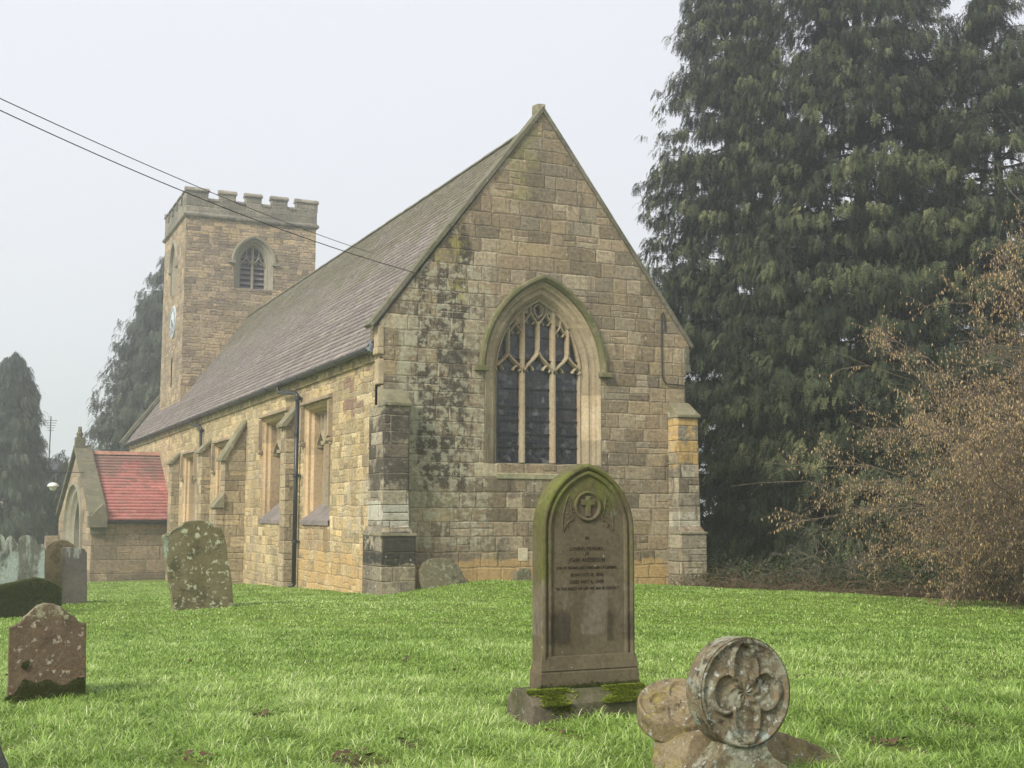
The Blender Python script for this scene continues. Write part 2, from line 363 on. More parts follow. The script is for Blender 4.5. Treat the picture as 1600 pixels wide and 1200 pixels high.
M_side = masonry('side_masonry', SIDE_PAL, .29, .40, .012, 5.1, .06, 1.7, fleck=.5, split=.3, mamt=.65, jdeep=.5, dark=.14, lichen=.18, streak=.12, mortar_col=(.34, .27, .18), zones=[
    dict(lo=(None, -2, -2), hi=(None, 7.2, 1.05), soft=.5, t0=.36, t1=.48, col=(.50, .33, .14), amt=.8, perstone=.25),
    dict(lo=(None, -1, .9), hi=(None, 3.6, 3.0), soft=.7, t0=.48, t1=.56, col=(.36, .33, .26), amt=.7),
    dict(lo=(None, 4.2, .6), hi=(None, 6.8, 1.7), soft=.2, t0=.46, t1=.58, col=(.30, .17, .09), amt=.8, vs=(1, 3, .4)),
    dict(lo=(None, -1, 3.8), hi=(None, 3.5, 5.4), soft=.5, t0=.56, t1=.62, col=(.22, .13, .10), amt=.8, perstone=.3),
    dict(lo=(None, 10, -2), hi=(None, 45, 6), soft=2, t0=.46, t1=.66, col=(.36, .29, .21), amt=.6)])
M_butt = masonry('corner_buttress_masonry', [(.24, .21, .16), (.30, .27, .20), (.26, .22, .16), (.34, .31, .24), (.22, .18, .13)], .34, .6, .010, 8.8, .012, 1.4, dark=.5, lichen=.7, streak=.4, zones=[
    dict(lo=(-1, None, .55), hi=(1, None, 1.36), soft=.12, t0=.34, t1=.44, col=(.030, .028, .024), amt=.93, perstone=.1),
    dict(lo=(-1, None, 1.4), hi=(1, None, 2.05), soft=.08, t0=.40, t1=.48, col=(.46, .44, .36), amt=.85, perstone=.2),
    dict(lo=(7, None, 2.6), hi=(9, None, 4.1), soft=.1, t0=.42, t1=.5, col=(.50, .33, .12), amt=.85, perstone=.2),
    dict(lo=(7, None, 1.4), hi=(9, None, 1.8), soft=.05, t0=.38, t1=.46, col=(.48, .45, .34), amt=.85),
    dict(lo=(-1, None, 2.1), hi=(1, None, 4.1), soft=.2, t0=.44, t1=.52, col=(.05, .042, .032), amt=.85, perstone=.2)])
M_sbutt = masonry('side_buttress_masonry', [(.34, .28, .19), (.40, .33, .22), (.30, .25, .17), (.36, .28, .18)], .36, .7, .010, 3.3, .015, 1.2, dark=.12, lichen=.3, streak=.25)
M_tower = masonry('tower_masonry', split=.45, pal= [(.30, .24, .17), (.36, .29, .20), (.27, .22, .165), (.40, .31, .20), (.33, .26, .18), (.29, .235, .18)], ch=.29, sw=.42, mort=.014, seed=12.7, wob=.06, rough_amt=1.6, dark=.15, lichen=.2, streak=.2, zones=[
    dict(lo=(None, None, 14.6), hi=(None, None, 16.2), soft=.4, t0=.44, t1=.55, col=(.48, .35, .19), amt=.6, perstone=.25)])
M_parapet = masonry('parapet_masonry', [(.20, .19, .155), (.24, .22, .17), (.18, .17, .14)], .45, .8, .012, 1.9, .01, .8, dark=.25, lichen=.15, streak=.3)
M_porch = masonry('porch_masonry', [(.30, .235, .165), (.26, .21, .15), (.33, .26, .18), (.28, .22, .165)], .52, 1.15, .012, 6.2, .008, .7, dark=.1, lichen=.1, streak=.2, zones=[
    dict(lo=(None, None, -1.5), hi=(None, None, -.65), soft=.1, t0=.45, t1=.55, col=(.13, .10, .075), amt=.7),
    dict(lo=(None, None, .95), hi=(None, None, 1.3), soft=.15, t0=.4, t1=.5, col=(.36, .22, .12), amt=.6)])
M_dress = plainstone('window_dressing_stone', (.33, .26, .165), (.40, .33, .225), 3, .25, .08, .2, joints=.55)
M_dress_s = plainstone('side_window_dressing_stone', (.46, .34, .21), (.42, .30, .17), 5, .08, 0, .06, joints=.6)
M_trac = plainstone('tracery_stone', (.34, .26, .165), (.32, .275, .185), 7, .1, 0, .08)
M_hood = plainstone('hood_stone', (.20, .17, .10), (.13, .12, .06), 9, .4, .55, .35)
M_hood_s = plainstone('weathered_hood_stone', (.34, .26, .17), (.24, .19, .13), 9, .3, .0, .15)
M_sill = plainstone('lichened_sill_stone', (.34, .31, .19), (.28, .27, .17), 10, .15, .3, .95)
M_cop = plainstone('coping_stone', (.17, .15, .11), (.12, .11, .08), 4, .55, .35, .35)
M_cap = plainstone('mossy_weathering_stone', (.25, .22, .15), (.18, .16, .10), 6, .4, .3, .7)
M_tdress = plainstone('tower_dressing_stone', (.27, .245, .19), (.24, .215, .16), 2, .15, .15, .1)
M_pale = plainstone('pale_block_stone', (.52, .45, .32), (.48, .42, .30), 1, 0, 0, .1)
M_ledge = plainstone('grey_slate_sill', (.17, .15, .14), (.23, .19, .17), 21, .3, 0, .2)

def simple(name, col, rough=.8, spec=.3, ns=8., amt=.25, bd=.003, extra=None):
    m, nt = newmat(name); p = POS(nt)
    f = NOISE(nt, p, ns, 5, .6)
    c = MIX(nt, 1., col, RAMP(nt, f, [(.3, (1-amt,)*3), (.7, (1+amt,)*3)]), 'MULTIPLY')
    BSDF(nt, c, rough, f, bd, .6, spec, extra); return m
M_iron = simple('black_painted_iron', (.012, .014, .018), .42, .5, 12, .3)
M_lead = simple('lead_sheet', (.16, .18, .21), .55, .4, 5, .25)
M_louvre = simple('louvre_boards', (.16, .145, .15), .8, .2, 6, .2)
M_clock = simple('clock_face_blue', (.50, .55, .58), .5, .4, 5, .1)
M_gold = simple('clock_gold', (.16, .17, .20), .5, .4, 5, .1)
M_dark = simple('dark_interior', (.012, .012, .013), .9, .1, 5, .2)
M_cable = simple('black_cable', (.02, .02, .022), .7, .2, 5, .1)

m, nt = newmat('leaded_window_glass'); M_glass = m
p = POS(nt); u, v, s = wall_uv(nt, p)
vo = N(nt, 'ShaderNodeTexVoronoi', {'Vector': COMB(nt, u, v, 0.), 'Scale': 9.}, out=0, feature='DISTANCE_TO_EDGE')
cells = N(nt, 'ShaderNodeTexVoronoi', {'Vector': COMB(nt, u, v, 0.), 'Scale': 9.}, out=1)
cs = SEP(nt, cells)
gc = RAMP(nt, cs[0], [(0, (.010, .013, .024)), (.45, (.014, .018, .036)), (.6, (.034, .022, .020)), (.75, (.022, .032, .038)), (.92, (.07, .075, .085)), (1, (.13, .14, .15))])
lead = MA(nt, 'MAXIMUM', SS(nt, vo, .02, .05, 1., 0.), MA(nt, 'MAXIMUM', SS(nt, MA(nt, 'PINGPONG', u, .06), .004, .009, 1., 0.), SS(nt, MA(nt, 'PINGPONG', v, .08), .004, .009, 1., 0.)))
gc = MIX(nt, MA(nt, 'MULTIPLY', lead, .8), gc, (.055, .055, .055))
gn = MA(nt, 'ADD', MA(nt, 'MULTIPLY', cs[1], .8), NOISE(nt, p, 3., 3, .6))
BSDF(nt, gc, .22, gn, .02, .7, .5)

def roofmat(name, stops, moss, zmoss, rough=.75):
    m, nt = newmat(name); p = POS(nt)
    t = N(nt, 'ShaderNodeAttribute', out=2, attribute_name='tint')
    c = RAMP(nt, t, stops)
    f = NOISE(nt, p, 14, 6, .65); b = NOISE(nt, VMUL(nt, p, (.5, 1.1, .5)), .7, 6, .65)
    c = MIX(nt, 1., c, RAMP(nt, f, [(.25, (.7, .7, .7)), (.75, (1.3, 1.3, 1.3))]), 'MULTIPLY')
    c = MIX(nt, 1., c, RAMP(nt, b, [(.3, (.8, .8, .82)), (.7, (1.18, 1.15, 1.15))]), 'MULTIPLY')
    z = SEP(nt, p)[2]
    k = MA(nt, 'MULTIPLY', SS(nt, MA(nt, 'ADD', NOISE(nt, p, 1.2, 7, .7), MA(nt, 'MULTIPLY', SS(nt, z, zmoss[0], zmoss[1]), .22)), .55, .72), moss[3])
    c = MIX(nt, k, c, moss[:3])
    c = MIX(nt, MA(nt, 'MULTIPLY', SS(nt, NOISE(nt, p, 9, 7, .75), .6, .66), .5), c, (.40, .38, .33))
    BSDF(nt, c, rough, f, .006, .8, .35); return m
M_roof = roofmat('weathered_plain_tiles', [(0, (.17, .145, .135)), (.3, (.25, .215, .19)), (.55, (.215, .185, .19)), (.8, (.31, .275, .245)), (1, (.24, .205, .215))], (.17, .165, .08, .5), (6, 11))
M_red = roofmat('red_clay_tiles', [(0, (.27, .095, .08)), (.35, (.40, .145, .125)), (.7, (.44, .175, .155)), (1, (.25, .125, .105))], (.13, .11, .085, .7), (2.2, 4.6), .7)
M_under = simple('roof_underlay', (.035, .03, .03), .9, .1, 8, .2)

# ------------------------------------------------------------------ the church
church = tag(empty('church', (0, 0, 0)), 'stone village church with battlemented west tower, long tiled roof and red roofed porch', 'church')
L_ROOF = 44.
def flip(P): return P
# gable wall with the east window opening
WCX, WA, WZ0, WRISE, WZB = 4.03, 1.15, 5.13, 1.76, 2.95
GLD = .34
mb = MB()
out = [(0, -2), (8, -2), (8, 5.2), (8.13, 5.36), (8.13, 6.0), (4.0, 11.5), (-.13, 6.0), (-.13, 5.36), (0, 5.2)]
mb.holes(out, [arch(WCX, WA, WZ0, WRISE, WZB-.06, .40)], PG, 0)
mb.add([(8, .001, -2), (8, .6, -2), (8, .6, 5.2), (8, .001, 5.2)], [(0, 1, 2, 3)])
mb.add([PG(u, v, .6) for u, v in out], [tuple(range(len(out)))])
for a, b in zip(out, out[1:]+out[:1]):
    if a[1] > 5.1 or b[1] > 5.1: mb.add([(a[0], 0, a[1]), (b[0], 0, b[1]), (b[0], .6, b[1]), (a[0], .6, a[1])], [(0, 1, 2, 3)])
mb.build('gable_wall', M_gable, church)

# long side wall with four square-headed windows, plus the hidden north and west walls
WIN = [(4.15, 6.75, 1.55, 4.62), (8.55, 11.8, 1.55, 4.62), (16.0, 19.4, 1.2, 4.22), (23.2, 26.2, 1.1, 4.1)]
mb = MB()
holes = [[(a, z0), (b, z0), (b, z1), (a, z1)] for a, b, z0, z1 in WIN]
mb.holes([(0, -3), (L_ROOF, -3), (L_ROOF, 5.46), (0, 5.2)], holes, PS, 0)
mb.add([(.0, L_ROOF, -3), (8, L_ROOF, -3), (8, L_ROOF, 5.5), (4, L_ROOF, 11), (0, L_ROOF, 5.5)], [(0, 1, 2, 3, 4)])
mb.add([(8.001, .6, -3), (8.001, L_ROOF, -3), (8.001, L_ROOF, 5.5), (8.001, .6, 5.5)], [(0, 1, 2, 3)])
mb.build('side_wall', M_side, church)
mb = MB(); y = .1
while y < L_ROOF-.3:                                     # projecting eaves course
    w = random.uniform(.45, .8); mb.box(-.07, .02, y, min(y+w-.012, L_ROOF), 5.20, 5.44, j=.006); y += w
mb.build('eaves_course', M_side, church, bevel=.012)

# east window --------------------------------------------------
win = MB()
rings = [(.40, -.012), (.36, .0), (.31, .05), (.27, .06), (.22, .13), (.17, .14), (.13, .13), (.08, .20), (.04, .27), (.0, .30), (.0, .52)]
win.loft([[PG(u, v, d) for u, v in arch(WCX, WA, WZ0, WRISE, WZB-.08, o)] for o, d in rings])
window = win.build('window', M_dress, church, smooth=False)
window['label'] = 'large pointed window with three lights and stone tracery'
mb = MB()
hood = [(.38, 0), (.385, -.07), (.46, -.14), (.53, -.13), (.55, -.05), (.55, .01)]
mb.loft([[PG(u, v, d) for u, v in arch(WCX, WA, WZ0, WRISE, 0, o, 16, False)] for o, d in hood])
for sx in (-1, 1):
    x = WCX+sx*(WA+.50); mb.box(x-.16, x+.16, -.15, .01, WZ0-.09, WZ0+.03)
mb.build('hood_mould', M_hood, window, bevel=.012)
mb = MB()
mb.add([(WCX-WA-.08, .5, WZB+.02), (WCX+WA+.08, .5, WZB+.02), (WCX+WA+.08, -.03, WZB-.30), (WCX-WA-.08, -.03, WZB-.30),
        (WCX-WA-.08, -.03, WZB-.42), (WCX+WA+.08, -.03, WZB-.42), (WCX+WA+.08, .5, WZB-.42), (WCX-WA-.08, .5, WZB-.42)],
       [(0, 1, 2, 3), (3, 2, 5, 4), (4, 5, 6, 7), (0, 3, 4, 7), (1, 2, 5, 6)])
mb.build('sill', M_sill, window, bevel=.015)
tr = MB()
D0, D1 = .25, .44
ml, mr = WCX-.41, WCX+.41; hl = .335
cl, cm, cr_ = WCX-.80, WCX, WCX+.80
def archz(x, d=0):
    R0 = (WA*WA+WRISE*WRISE)/(2*WA); e = R0-WA
    return WZ0+math.sqrt(max(0, (R0+d)**2-(abs(x-WCX)+e)**2))
for x in (ml, mr): bar(tr, [(x, WZB-.02), (x, archz(x)+.03)], .13, D0, D1, PG)
bar(tr, [(WCX-WA+.02, WZB-.02), (WCX-WA+.02, 5.15)], .05, D0+.03, D1, PG)
bar(tr, [(WCX+WA-.02, WZB-.02), (WCX+WA-.02, 5.15)], .05, D0+.03, D1, PG)
for c, pz in ((cl, 5.58), (cm, 5.66), (cr_, 5.58)):
    for sd in (-1, 1):
        og = ogee(c, .40, 5.08, pz, sd); bar(tr, og, .085, D0, D1, PG)
        x, z = og[3]; bar(tr, [(x, z+.02), (x-sd*.10, z-.05), (x-sd*.15, z-.13)], .055, D0+.03, D1-.02, PG, .3)
        x, z = og[2]; bar(tr, [(x, z), (x-sd*.05, z-.09)], .05, D0+.03, D1-.02, PG, .3)
    bar(tr, [(c, pz-.03), (c, archz(c)+.02 if c != cm else 6.36)], .085, D0, D1, PG)
# upper tier heads
for c, h, s, p_ in ((cm-.205, .20, 6.22, 6.62), (cm+.205, .20, 6.22, 6.62), (cl+.20, .19, 5.98, 6.32), (cr_-.20, .19, 5.98, 6.32)):
    for sd in (-1, 1):
        og = ogee(c, h, s, p_, sd); bar(tr, og, .055, D0+.02, D1, PG)
        x, z = og[3]; bar(tr, [(x, z), (x-sd*.05, z-.04), (x-sd*.07, z-.09)], .04, D0+.04, D1-.02, PG, .3)
    bar(tr, [(c, p_-.02), (c, archz(c)+.02)], .055, D0+.02, D1, PG)
bar(tr, [(cm-.12, 6.70), (cm, 6.80), (cm+.12, 6.70), (cm+.1, 6.55), (cm, 6.44), (cm-.1, 6.55), (cm-.12, 6.70)], .06, D0+.02, D1, PG)
# inner order that follows the arch
bar(tr, [(u, v) for u, v in arch(WCX, WA, WZ0, WRISE, WZB, -.02)[1:-1]], .07, D0, D1, PG)
tr.build('tracery', M_trac, window)
# spandrel stone at the head of each upper light
mb = MB()
for x0, x1, z0, z1 in ((cl-.02, ml, 6.28, None), (mr, cr_+.02, 6.28, None), (ml, cm-.26, 6.55, None), (cm+.26, mr, 6.55, None)):
    P4 = [(x0, z0), (x1, z0), (x1, max(z0+.02, archz(x1))), ((x0+x1)/2, max(z0+.02, archz((x0+x1)/2))), (x0, max(z0+.02, archz(x0)))]
    mb.prism(P4, PG, D0+.08, D1-.03)
mb.build('tracery_panel', M_trac, window)
mb = MB(); mb.add([PG(u, v, .42) for u, v in arch(WCX, WA, WZ0, WRISE, WZB-.05, -.0)], [tuple(range(27))])
mb.build('glass', M_glass, window)
for z in (3.31, 3.62, 3.95, 4.28, 4.72):
    mb = MB(); mb.box(cl-.34, cr_+.34, .385, .412, z-.014, z+.014); mb.build('saddle_bar', M_iron, window)
mb = MB(); mb.box(cm-.37, cm+.37, .385, .412, 5.98, 6.005); mb.build('saddle_bar', M_iron, window)

# side windows ---------------------------------------------------
def side_window(a, b, z0, z1, idx):
    mb = MB(); ins = [(0, 0, 0), (.02, .05, .05), (.10, .10, .12), (.10, .17, .20), (.17, .24, .27), (.17, .62, .62)]
    R = []
    for i, d, ds in ins:
        R.append([PS(a+i, z0+ds*.9, d), PS(b-i, z0+ds*.9, d), PS(b-i, z1-i*.9, d), PS(a+i, z1-i*.9, d)])
    # reveals of the two jambs and the head, then the sloping sill
    for k in range(len(R)-1):
        for (p0, p1) in ((1, 2), (2, 3), (3, 0)): mb.add([R[k][p0], R[k][p1], R[k+1][p1], R[k+1][p0]], [(0, 1, 2, 3)])
    w = mb.build('window', M_dress_s, church)
    mb = MB()
    mb.add([PS(a-.05, z0-.02, -.05), PS(b+.05, z0-.02, -.05), PS(b+.0, z0+.58, .62), PS(a-.0, z0+.58, .62), PS(a-.05, z0-.14, -.05), PS(b+.05, z0-.14, -.05), PS(b+.05, z0-.14, .01), PS(a-.05, z0-.14, .01)],
           [(0, 1, 2, 3), (0, 1, 5, 4), (4, 5, 6, 7)])
    mb.build('sill', M_ledge, w)
    A, B, T = a+.17, b-.17, z1-.153; wd = (B-A)/3; f0, f1 = .30, .56
    mb = MB()
    for k in (1, 2): bar(mb, [(A+wd*k, z0+.35), (A+wd*k, T)], .14, f0, f1, PS)
    for k in range(3):
        c = A+wd*(k+.5); s = T-.95; p_ = T-.45
        for sd in (-1, 1):
            og = ogee(c, wd/2, s, p_, sd); bar(mb, og, .09, f0, f1, PS)
            x, z = og[3]; bar(mb, [(x, z), (x-sd*.09, z-.05), (x-sd*.13, z-.13)], .06, f0+.06, f1-.04, PS, .3)
        bar(mb, [(c, p_-.03), (c, T)], .09, f0, f1, PS)
    bar(mb, [(A-.02, T-.02), (B+.02, T-.02)], .10, f0, f1, PS)
    mb.build('tracery', M_trac, w)
    mb = MB(); mb.add([PS(A-.1, z0+.2, .52), PS(B+.1, z0+.2, .52), PS(B+.1, T+.1, .52), PS(A-.1, T+.1, .52)], [(0, 1, 2, 3)])
    mb.build('glass', M_glass, w)
    mb = MB(); hw = .13; dp = -.12
    def hb(y0, y1, zz0, zz1): mb.add([PS(y0, zz0, 0), PS(y1, zz0, 0), PS(y1, zz1, 0), PS(y0, zz1, 0), PS(y0, zz0+.02, dp), PS(y1, zz0+.02, dp), PS(y1, zz1-.05, dp), PS(y0, zz1-.05, dp)],
                                     [(4, 5, 6, 7), (0, 1, 5, 4), (3, 2, 6, 7), (0, 3, 7, 4), (1, 2, 6, 5)])
    hb(a-hw, b+hw, z1+.03, z1+.18)
    hb(a-hw, a-.01, z1-.95, z1+.03); hb(b+.01, b+hw, z1-.95, z1+.03)
    hb(a-hw-.05, a+.03, z1-1.08, z1-.95); hb(b-.03, b+hw+.05, z1-1.08, z1-.95)
    mb.build('hood_mould', M_hood_s, w, bevel=.01)
for i, wv in enumerate(WIN): side_window(*wv, i)

# corner buttresses on the gable ---------------------------------
def corner_buttress(x0, x1, xu0, xu1, yb, label):
    mb = MB()
    mb.box(x0, x1, -.6, yb, -1.2, 1.24)
    mb.add([(x0, -.6, 1.24), (x1, -.6, 1.24), (x1, yb, 1.24), (x0, yb, 1.24), (xu0, -.44, 1.44), (xu1, -.44, 1.44), (xu1, yb, 1.44), (xu0, yb, 1.44)],
           [(0, 1, 5, 4), (1, 2, 6, 5), (2, 3, 7, 6), (3, 0, 4, 7)])
    mb.box(xu0, xu1, -.44, yb-.1, 1.44, 4.16)
    o = mb.build('buttress', M_butt, church, bevel=.03); o['label'] = label
    mb = MB()
    mb.add([(xu0-.02, -.50, 4.10), (xu1+.04, -.50, 4.10), (xu1+.04, .01, 4.10), (xu0-.02, .01, 4.10),
            (xu0-.02, -.50, 4.17), (xu1+.04, -.50, 4.17), (xu1+.0, -.0, 4.52), (xu0+.02, -.0, 4.52)],
           [(0, 1, 2, 3), (0, 1, 5, 4), (4, 5, 6, 7), (0, 4, 7, 3), (1, 5, 6, 2), (2, 3, 7, 6)])
    mb.build('weathering', M_cap, o, bevel=.02)
    mb = MB(); mb.box(x0-.02, x1+.02, -.625, yb, 1.225, 1.285); mb.build('offset', M_cap, o, bevel=.015)
corner_buttress(-.20, .60, -.12, .48, .75, 'buttress blackened by damp at the near corner')
corner_buttress(7.45, 8.2, 7.5, 8.1, .45, 'buttress patched with ochre stone')
mb = MB(); mb.box(-.13, .03, .001, .28, 4.62, 5.2); mb.box(-.05, .03, .0, .3, 1.4, 4.6)
mb.box(-.17, .0, -.03, .30, 5.30, 5.46); mb.box(-.15, .0, -.02, .3, 5.46, 5.95)
mb.build('kneeler', M_dress, church, bevel=.03)
mb = MB(); mb.box(8.0, 8.17, -.03, .30, 5.28, 5.50); mb.box(8.0, 8.15, -.02, .3, 5.5, 5.98)
mb.build('kneeler', M_cop, church, bevel=.03)

# side buttresses -------------------------------------------------
def side_buttress(y0, y1, xo, ztop, zbase, xlow=None, zoff=None, slope=1.15):
    mb = MB(); zf = ztop-(-xo)*slope
    mb.box(xo, .0, y0, y1, zbase, zf)
    mb.add([(xo, y0, zf), (0, y0, zf), (0, y1, zf), (xo, y1, zf), (0, y0, ztop-.05), (0, y1, ztop-.05)], [(0, 1, 4), (3, 2, 5), (0, 3, 5, 4)])
    if xlow is not None: mb.box(xlow, xo, y0-.02, y1+.02, zbase, zoff)
    o = mb.build('buttress', M_sbutt, church, bevel=.012)
    mb = MB()
    t = .12
    mb.prism([(xo-.14, zf-.10), (xo-.14, zf-.02), (-.0, ztop+.06), (.0, ztop-.06), (xo, zf-.10)], lambda u, v, d: (u, d, v), y0-.07, y1+.07)
    mb.build('weathering', M_cap, o, bevel=.012); mb = MB()
    if xlow is not None:
        mb.prism([(xlow-.08, zoff-.06), (xlow-.08, zoff+.0), (xo, zoff+.42), (xo, zoff-.06)], lambda u, v, d: (u, d, v), y0-.07, y1+.07)
        mb.build('offset', M_cap, o, bevel=.012)
side_buttress(7.45, 8.0, -.34, 4.68, -1.0, None, None, 1.35)
side_buttress(14.1, 14.8, -.68, 4.75, -1.4, -.95, 1.95, 1.8)
side_buttress(20.2, 21.0, -.33, 4.42, -1.6, None, None, 1.1)
side_buttress(27.1, 27.9, -.33, 4.25, -2.0, None, None, 1.1)

# copings ---------------------------------------------------------
def coping(y0, y1, xe, ze, zt, t=.16, mat=M_cop, name='coping', par=church, xc=4.0, seg=9, xr=None):
    mb = MB()
    for sx in (-1, 1):
        ex = xc+sx*(xc-xe if sx < 0 or xr is None else xr-xc); L = math.hypot(xc-xe, zt-ze); nx, nz = sx*(zt-ze)/L, (xc-xe)/L
        for k in range(seg):
            a, b = k/seg, (k+1)/seg
            A = (ex+(xc-ex)*a, ze+(zt-ze)*a); B = (ex+(xc-ex)*b, ze+(zt-ze)*b); j = .009*(k % 2)+random.uniform(0, .004)
            q = [A, B, (B[0]+nx*(t+j) if k < seg-1 else xc, B[1]+nz*(t+j) if k < seg-1 else B[1]+t/nz), (A[0]+nx*(t+j), A[1]+nz*(t+j))]
            if k == seg-1: q = [A, (xc, zt), (xc, zt+t/nz), (A[0]+nx*(t+j), A[1]+nz*(t+j))]
            mb.prism(q, PG, y0+j, y1)
    return mb.build(name, mat, par, bevel=.014)
coping(-.06, .36, -.30, 5.90, 11.50, .10, xr=8.20, mat=M_cop)
mb = MB(); mb.box(3.88, 4.12, .06, .38, 11.50, 11.79, j=.03); mb.build('apex_stone', M_cap, church, bevel=.06)
coping(L_ROOF-.3, L_ROOF+.3, -.42, 5.50, 11.3, .16)

# tiled roofs -------------------------------------------------------
def tiles(name, o, along, n_len, up, slope_len, gauge, tw, mat, parent, th=.02, jit=.005, gap=.006):
    """o: lower corner, along: unit vector, up: unit vector up the slope"""
    o, along, up = map(np.array, (o, along, up)); nrm = np.cross(along, up)
    if nrm[2] < 0: nrm = -nrm
    nr = int(slope_len/gauge); nc = int(n_len/tw)
    I, J = np.meshgrid(np.arange(nr), np.arange(nc), indexing='ij'); I = I.ravel(); J = J.ravel(); n = len(I)
    s0 = I*gauge+RNG.normal(0, jit*.8, n); u0 = (J+(I % 2)*.5)*tw; u1 = np.minimum(u0+tw-gap, n_len)
    u0 = np.minimum(u0, n_len-.01); h0 = th+RNG.normal(0, jit, n); h0b = h0+RNG.normal(0, jit*.7, n)
    rowj = RNG.normal(0, jit*.8, nr)[I]
    h0 += rowj; h0b += rowj
    def pt(u, s, h): return o+along*u[:, None]+up*s[:, None]+nrm*h[:, None]
    z = np.zeros(n)
    V = np.stack([pt(u0, s0, z-.004), pt(u1, s0, z-.004), pt(u0, s0, h0), pt(u1, s0, h0b), pt(u0, s0+gauge+.015, z+.003), pt(u1, s0+gauge+.015, z+.003)], 1).reshape(-1, 3)
    b = (np.arange(n)*6)[:, None]
    F = np.concatenate([b+np.array([0, 1, 3, 2]), b+np.array([2, 3, 5, 4])])
    base = RNG.random(n)*.55+RNG.random(nr)[I]*.45
    return npmesh(name, V, F, mat, parent, np.repeat(base, 6))
RS = 1.374; RL = math.hypot(1, RS); RUP = (1/RL, 0, RS/RL); SL = 4.19*RL
mb = MB()
mb.add([(-.19, .3, 5.50), (4, .3, 11.26), (4, L_ROOF, 11.26), (-.19, L_ROOF, 5.50), (8.19, .3, 5.50), (8.19, L_ROOF, 5.50), (-.19, .3, 5.42), (8.19, .3, 5.42), (-.19, L_ROOF, 5.42), (8.19, L_ROOF, 5.42)],
       [(0, 1, 2, 3), (1, 4, 5, 2), (0, 6, 8, 3), (4, 7, 9, 5), (6, 7, 9, 8)])
roof = mb.build('roof', M_under, church, recalc=False)
tiles('roof_tiles', (-.24, .34, 5.50), (0, 1, 0), L_ROOF-.6, RUP, SL+.05, .192, .19, M_roof, roof, .05, .0045)
tiles('roof_tiles', (8.24, .34, 5.50), (0, 1, 0), L_ROOF-.6, (-1/RL, 0, RS/RL), SL+.05, .3, .35, M_roof, roof, .03)
mb = MB(); y = .3
while y < 32.3:
    w = .45; q = [(math.cos(a)*.15, math.sin(a)*.11) for a in [math.pi*k/6 for k in range(7)]]
    j = random.uniform(-.008, .008)
    mb.prism([(4+a, 11.24+b+j) for a, b in q]+[(4.13, 11.14), (3.87, 11.14)], PG, y, y+w-.012); y += w
mb.build('ridge', M_cop, roof)
# gutter, fascia and downpipes
mb = MB()
q = [(-.25+.075*math.cos(a), 5.455+.085*math.sin(a)) for a in [math.pi+math.pi*k/8 for k in range(9)]]
mb.prism(q, PG, .42, L_ROOF-.35); y = 1.
while y < 43:
    mb.prism([(-.25+.09*math.cos(a), 5.455+.10*math.sin(a)) for a in [math.pi+math.pi*k/8 for k in range(9)]], PG, y, y+.06); y += 1.83
mb.build('gutter', M_iron, church)
mb = MB(); mb.prism([(-.26, 5.40), (-.13, 5.36), (-.12, 5.55), (-.22, 5.62)], PG, .31, .62); mb.build('lead_flashing', M_lead, church, bevel=.02)
def downpipe(y, yo, zb, r=.052, col=(5.0, 2.75, .9)):
    mb = MB()
    mb.tube([(-.25, yo, 5.42), (-.25, yo, 5.30), (-.23, yo-.05, 5.22), (-.15, y+.12, 5.06), (-.12, y, 4.98), (-.12, y, 4.85)], r*.9, 10)
    mb.tube([(-.12, y, 4.9), (-.12, y, zb)], r, 12)
    mb.tube([(-.12, y, zb+.06), (-.15, y, zb), (-.28, y, zb-.1)], r, 10)
    o = mb.build('downpipe', M_iron, church, smooth=True)
    for z in (4.9, 3.9, 2.75, .95):
        mb = MB(); mb.tube([(-.12, y, z-.05), (-.12, y, z+.05)], r*1.35, 12); mb.box(-.14, -.0, y-.11, y+.11, z-.02, z+.02)
        mb.build('bracket', M_iron, o)
downpipe(7.12, 8.9, -.25, .062); downpipe(21.7, 23.2, -.85, .06)
mb = MB(); mb.tube([(7.33, -.02, 6.72), (7.33, -.02, 5.2), (7.36, -.03, 5.05), (7.45, -.04, 4.97), (8.08, -.04, 4.95)], .016, 8)
mb.tube([(7.33, -.02, 6.72), (7.37, -.04, 6.78), (7.42, -.02, 6.7), (7.43, -.02, 6.3)], .016, 8)
mb.build('conduit', M_iron, church)
# odd pale repair block
mb = MB(); mb.box(3.36, 3.60, -.012, .05, .62, .92); mb.build('repair_block', M_pale, church, bevel=.008)

# tower ------------------------------------------------------------
TX0, TX1, TY0, TY1, TZ = .8, 7.2, 32.42, 38.85, 16.02
TCX, TA, TZ0, TR, TZB = 4.12, .60, 13.92, .86, 12.62
PT = lambda u, v, d: (u, TY0+d, v)
PTS = lambda u, v, d: (TX0+d, u, v)
tw = MB()
tw.holes([(TX0, -1), (TX1, -1), (TX1, TZ), (TX0, TZ)], [arch(TCX, TA, TZ0, TR, TZB, .36)], PT, 0)
SCY = 35.62
tw.holes([(TY0, -1), (TY1, -1), (TY1, TZ), (TY0, TZ)], [arch(SCY, .55, TZ0, .95, TZB, .30), [(35.2, 7.9), (35.55, 7.9), (35.55, 9.4), (35.2, 9.4)]], PTS, 0)
tw.add([(TX1, TY0, -1), (TX1, TY1, -1), (TX1, TY1, TZ), (TX1, TY0, TZ)], [(0, 1, 2, 3)])
tw.add([(TX0, TY1, -1), (TX1, TY1, -1), (TX1, TY1, TZ), (TX0, TY1, TZ)], [(0, 1, 2, 3)])
tw.add([(TX0, TY0, TZ), (TX1, TY0, TZ), (TX1, TY1, TZ), (TX0, TY1, TZ)], [(0, 1, 2, 3)])
